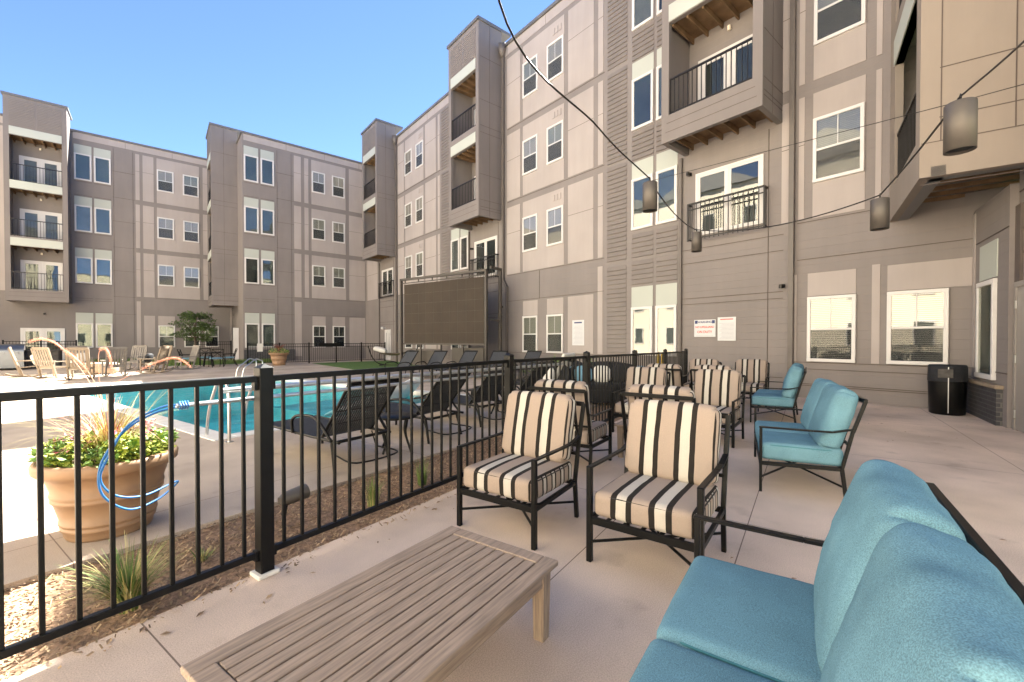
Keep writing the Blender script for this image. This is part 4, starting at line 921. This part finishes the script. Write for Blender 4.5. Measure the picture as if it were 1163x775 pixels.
# spotlight
t=thing('spotlight','grey bullet garden spotlight staked in the mulch','lamp',UW(1.78,3.30,-.04),ANG)
f=MB(); f.tube([(-.10,0,.215),(-.06,0,.22),(.10,0,.235),(.11,0,.236)],[.03,.052,.058,.058],16); f.build('lamp_head',['lampmetal'],t)
f=MB(); f.tube([(-.07,0,0),(-.07,0,.12)],.014,8); f.bar((-.07,0,.1),(-.05,0,.2),.03,.02); f.build('stake',['brown_black'],t)
# ------------------------------------------------------------ rear fences
def fence2(name,label,p0,p1,n,zb=0,h=1.2,base=None):
    p0=Vector((*p0,zb)); p1=Vector((*p1,zb)); t=thing(name,label,'fence',tuple(p0)); L=(p1-p0).length
    for k in range(n+1):
        q=p0.lerp(p1,k/n); f=MB(); f.bar(q,q+Vector((0,0,h+.05)),.07); f.build('fence_post',['black'],t,True)
        if k<n:
            r=p0.lerp(p1,(k+1)/n); f=MB()
            for z in (h-.03,h-.2,.12): f.bar(q+Vector((0,0,z)),r+Vector((0,0,z)),.035)
            m=int((r-q).length/.12)
            for j in range(1,m): x=q.lerp(r,j/m); f.bar(x+Vector((0,0,.12)),x+Vector((0,0,h-.03)),.018)
            f.build('fence_panel',['black'],t,True)
    return t
rf=fence2('pool_fence','black picket fence and gate run below the rear wing',(3.9,27.6),(11.8,27.6),5)
gt=MB(); gt.bar((7.6,27.55,1.1),(8.9,27.55,1.1),.05,.22); gt.build('gate_bar',['black'],rf,True)
fence2('pool_fence','short black railing on the dark wall behind the grill',(-6.6,36.8),(-3.7,36.8),2,0,1.35)
fence2('pool_fence','short black railing behind the dining set by the tree',(2.1,36.2),(4.1,36.2),1,0,1.3)
# rules tag on rear post
f=MB(); f.box(4.35,4.62,27.5,27.54,.75,1.2); o=f.build('sign',['cream']); tag(o,'small cream notice fixed to the rear fence post','sign')
# ------------------------------------------------------------ tree
t=thing('tree','small round dark green tree in front of the rear wing','tree',(2.0,35.2,0)); f=MB(); TX,TY=2.0,35.2; rt=random.Random(9)
f.tube([(TX,TY,0),(TX+.03,TY,.8),(TX,TY,1.6),(TX+.05,TY,2.6)],[.07,.055,.045,.03],8)
for k in range(9):
    a=k*.7*3.1; f.tube([(TX,TY,1.2+.1*k),(TX+.5*math.cos(a),TY+.5*math.sin(a),1.7+.12*k),(TX+.9*math.cos(a),TY+.9*math.sin(a),2.0+.12*k)],[.03,.02,.008],6)
f.build('trunk',['bark'],t,True)
f=MB()
for k in range(60):
    a=rt.uniform(0,6.283); zz=1.35+1.95*rt.random()**.9; q=1.12*math.sqrt(max(.05,1-((zz-2.25)/1.12)**2))*rt.uniform(.35,1.1); leaves(f,(TX+q*math.cos(a),TY+q*math.sin(a),zz-.15),.24,75,.12,1.1,(0,),rt)
f.build('crown',['leaf'],t,True)
# ------------------------------------------------------------ dining set
t=thing('dining_table','dark round patio table in front of the grass bed','table',(2.15,27.9,0)); f=MB(); f.lathe([(0,.74),(.6,.74),(.61,.72),(.6,.70),(0,.70)],n=28); f.build('table_top',['black'],t); f=MB()
for s in ((-.12,-.12),(.12,-.12),(.12,.12),(-.12,.12)): f.bar((s[0]*1.8,s[1]*1.8,0),(s[0],s[1],.7),.06)
f.build('pedestal',['black'],t)
def dchair(label):
    r=thing('dining_chair',label,'chair',(0,0,0),0,'x back patio chairs round the dining table'); f=MB()
    for sx in (-.25,.25): f.tube(bez([(sx,-.28,0),(sx,-.22,.2),(sx,-.24,.42)],4),.02,6); f.tube(bez([(sx,.34,0),(sx,.22,.25),(sx,.2,.5),(sx,.32,.92)],4),.02,6); f.tube([(sx,-.24,.64),(sx,.24,.64)],.018,6); f.tube([(sx,-.24,.42),(sx,-.24,.64)],.018,6)
    f.tube([(-.25,.32,.92),(.25,.32,.92)],.02,6); f.tube([(-.25,.22,.5),(.25,.32,.92)],.014,6); f.tube([(.25,.22,.5),(-.25,.32,.92)],.014,6); f.build('frame',['black'],r)
    f=rbox(.25,.24,.04,.03,4); o=f.build('seat_pad',['sky_blue'],r); o.location=(0,-.02,.45); return r
d0=dchair('dark patio chair with blue pad left of the round dining table'); d0.location=(1.2,27.6,0); d0.rotation_euler=(0,0,R(75))
dup(d0,(3.1,27.9,0),R(-90),'dark patio chair with blue pad right of the round dining table'); dup(d0,(2.4,27.0,0),R(10+180-180+180),'dark patio chair with blue pad in front of the dining table'); dup(d0,(2.1,28.9,0),R(0),'dark patio chair with blue pad behind the dining table')
# ------------------------------------------------------------ grill island
t=thing('outdoor_kitchen','dark stone grill island at the left edge below the balcony stack','counter',(-5.4,30.4,0)); f=MB(); f.box(-9,-3.7,30.6,31.6,0,.86); f.box(-9.02,-3.66,30.55,31.65,.86,.91); bevel(f.build('counter',['stone'],t,True),.01)
t=thing('grill','stainless gas grill with blue reflecting hood at the left edge','grill',(-5.5,30.2,0)); f=MB(); f.box(-6.4,-4.75,30.0,30.5,.1,.72); f.build('cabinet',['grillmetal'],t,True)
f=MB(); f.box(-6.4,-4.75,29.98,30.5,.72,.86); f.build('control_panel',['grillmetal'],t,True)
f=MB()
for k in range(7): f.tube([(-6.25+k*.22,29.98,.79),(-6.25+k*.22,29.93,.79)],.035,10)
f.build('knob',['grillmetal'],t,True)
f=MB(); n=8; vs=[]
for k in range(n+1):
    a=math.pi/2*k/n; vs+=[(-6.4,30.42-.42*math.cos(a),.86+.34*math.sin(a)),(-4.75,30.42-.42*math.cos(a),.86+.34*math.sin(a))]
f.add(vs+[(-6.4,30.5,.86),(-4.75,30.5,.86),(-6.4,30.5,1.2),(-4.75,30.5,1.2)],[(2*k,2*k+1,2*k+3,2*k+2) for k in range(n)]+[(2*n,2*n+1,2*n+5,2*n+4)],0,True); f.build('hood',['grillmetal'],t,True)
# ------------------------------------------------------------ rocking chairs round the fire table
def rocker(label,mat):
    r=thing('rocking_chair',label,'chair',(0,0,0),0,'wooden rocking chairs round the fire table')
    f=MB()
    for s in (-.28,.28):
        f.tube(bez([(s,-.45,.09),(s,-.2,.03),(s,.1,.02),(s,.42,.06),(s,.62,.14)],5),.022,6); f.bar((s,-.28,.05),(s,-.28,.60),.05); f.bar((s,.18,.04),(s,.48,1.10),.05); f.bar((s*1.05,-.34,.61),(s*1.05,.3,.61),.09,.03)
    f.bar((-.28,-.28,.38),(.28,-.28,.38),.04,.07); f.bar((-.28,.47,1.09),(.28,.47,1.09),.03,.10); f.bar((-.28,.27,.42),(.28,.27,.42),.03,.08); f.build('frame',[mat],r)
    f=MB(); 
    for k in range(6): f.bar((-.22+.088*k,.27,.44),(-.22+.088*k,.46,1.06),.05,.015)
    f.build('back_slats',[mat],r)
    f=MB()
    for k in range(7): f.bar((-.27,-.26+.08*k,.41-.01*k),(.27,-.26+.08*k,.41-.01*k),.065,.018)
    f.build('seat',[mat],r); return r
CX,CY=-1.75,24.6
rc=rocker('cream rocking chair furthest left with a white pillow','rockwood'); rg=rocker('grey rocking chair behind the fire table with a white pillow','greywood')
def putr(root,ang,rad,label,first=False,ddx=0):
    x,y=CX+rad*math.cos(R(ang)),CY+rad*math.sin(R(ang)); rz=R(ang)-math.pi/2
    if first: root.location=(x,y,0); root.rotation_euler=(0,0,rz); return root
    return dup(root,(x,y,0),rz,label)
putr(rc,185,2.0,'',True); putr(rc,232,1.9,'cream rocking chair with its slatted back to the viewer'); putr(rc,330,1.9,'cream rocking chair at the right end leaning back with a black patterned pillow'); putr(rc,35,2.2,'cream rocking chair behind right, facing the viewer')
putr(rg,110,2.3,'',True); putr(rg,65,2.3,'grey rocking chair behind the fire table on the right'); putr(rg,20,3.0,'grey rocking chair standing behind the right end cream one'); putr(rc,264,3.0,'cream rocking chair nearest the pool, turned towards the fire table'); putr(rg,285,1.9,'grey rocking chair in front of the fire table, back to the viewer')
f=MB(); f.lathe([(0,.0),(.45,0),(.55,.1),(.55,.42),(.5,.46),(0,.46)],n=28); o=f.build('fire_table',['orange']); o.location=(CX,CY,0); tag(o,'round tan fire table in the middle of the rocking chairs','fire table')
for (a,rad,m,l) in ((185,1.85,'cream','white pillow on the cream rocking chair furthest left'),(110,2.15,'cream','white pillow on the grey rocking chair behind'),(330,1.75,'sling','dark pillow on the cream rocking chair at the right end')):
    f=rbox(.20,.07,.20,.06,6,(0,.02,0),(0,2,4)); o=f.build('pillow',[m]); o.location=(CX+rad*math.cos(R(a)),CY+rad*math.sin(R(a)),.64); o.rotation_euler=(R(-18),0,R(a)-math.pi/2); tag(o,l,'pillow')
# ------------------------------------------------------------ hammock
hx,hy=10.0,22.3
t=thing('hammock','striped brown hammock with a white pillow on a dark stand','hammock',(hx,hy,0),R(-38)); f=MB(); vs=[]; n=14
for i in range(n+1):
    s=-1.2+2.4*i/n; z=.55+.42*(s/1.2)**2; w_=.42*(1-abs(s/1.2)**3)+.03
    for j in range(7): q=-1+j/3; vs.append((s,w_*q,z+.14*q*q*(1-abs(s/1.2))))
f.add(vs,[(i*7+j,(i+1)*7+j,(i+1)*7+j+1,i*7+j+1) for i in range(n) for j in range(6)],0,True); f.build('fabric',['rockwood'],t)
f=MB(); f.tube(bez([(-1.35,0,1.05),(-1.1,0,.4),(-.6,0,.06),(.6,0,.06),(1.1,0,.4),(1.35,0,1.05)],6),.03,8); f.tube([(-.6,-.5,.03),(-.6,.5,.03)],.025,6); f.tube([(.6,-.5,.03),(.6,.5,.03)],.025,6); f.build('stand',['black'],t)
f=rbox(.35,.22,.12,.1,6,(0,0,.03)); o=f.build('pillow',['cream']); o.location=(hx-.55,hy+.42,.86); o.rotation_euler=(0,R(15),R(-38)); tag(o,'white pillow lying in the striped hammock','pillow')
# ------------------------------------------------------------ dark wicker seats beyond the fence
def at(u,Z,h=0):
    X=(u-581.5)*Z/489; return (X*.7705+Z*.6374,-X*.6374+Z*.7705,h)
def wicker(label,x,y,rz,wd=.8,fabs=('cream',)):
    r=thing('wicker_chair' if wd<1.2 else 'wicker_sofa',label,'chair' if wd<1.2 else 'sofa',(x,y,0),rz); f=MB(); n=16
    vs=[]
    for i in range(n+1):
        a=math.pi*i/n; px_,py_=wd/2*math.cos(a)*1.05,.1+.38*math.sin(a)**.5
        for z,k in ((.0,.95),(.35,1.0),(.62+.28*math.sin(a),1.05)): vs.append((px_*k,py_*k,z))
    f.add(vs,[(i*3+j,(i+1)*3+j,(i+1)*3+j+1,i*3+j+1) for i in range(n) for j in range(2)],0,True); f.box(-wd/2+.02,wd/2-.02,-.35,.4,.05,.32); b=f.build('shell',['sling'],r); sd_=b.modifiers.new('so','SOLIDIFY'); sd_.thickness=.04
    f=rbox(wd/2-.06,.33,.07,.05,6); o=f.build('seat_cushion',['sling'],r); o.location=(0,-.02,.38)
    for k,fa in enumerate(fabs):
        f=rbox(.2,.07,.2,.06,6,(0,.02,0),(0,2,4)); o=f.build('pillow',[fa],r); o.location=(-wd/2+.3+k*.42,.18,.62); o.rotation_euler=(R(-15),0,0)
x,y,_=at(622,9.4); wicker('dark curved wicker chair with a pale pillow beyond the fence',x,y,R(-60),.8,('cream',))
x,y,_=at(648,10.2); wicker('dark wicker chair with a blue pillow left of the wicker sofa',x,y,R(-50),.8,('sky_blue',))
x,y,_=at(692,9.6); wicker('dark wicker sofa with blue white and black pillows behind the fence',x,y,R(-40),1.7,('sky_blue','cream','sling','sky_blue'))
# towel on lounger back
f=rbox(.28,.04,.35,.035,6); o=f.build('towel',['cream']); x,y,_=UW(8.8,4.62); o.location=(x,y,.78); o.rotation_euler=(R(-25),0,ANG+math.pi); tag(o,'white towel hung over the back of the furthest dark lounger','towel')
# shrubs by the wall
def shrub(label,x,y,s,n=260):
    f=MB(); leaves(f,(0,0,.05),s,n,.10,1.6,(0,0,1)); 
    for k in range(5): f.tube([(0,0,0),(rr.uniform(-.3,.3)*s,rr.uniform(-.3,.3)*s,s)],.008,4,2)
    o=f.build('shrub',['greenleaf','grassblade','bark']); o.location=(x,y,0); tag(o,label,'shrub','green shrubs along the right wing wall')
shrub('green shrub at the right foot of the movie screen',11.6,14.6,.55); shrub('green shrub below the left ground floor window',11.7,12.9,.45); shrub('green shrub behind the curved wicker chair',11.6,11.4,.5); shrub('green shrub left of the wicker sofa against the wall',11.65,9.9,.5); shrub('low green shrub beside the dark loungers',10.9,10.9,.45)
# yellow stand behind the last fence panel
x,y,_=at(750,11.2); t=thing('safety_stand','narrow yellow stand behind the last fence panel','stand',(x,y,0)); f=MB(); f.bar((-.12,0,0),(-.1,0,1.08),.035); f.bar((.12,0,0),(.1,0,1.08),.035); f.bar((-.12,0,1.06),(.12,0,1.06),.035); f.bar((-.12,0,.55),(.12,0,.55),.03); f.build('frame',['yellow'],t)
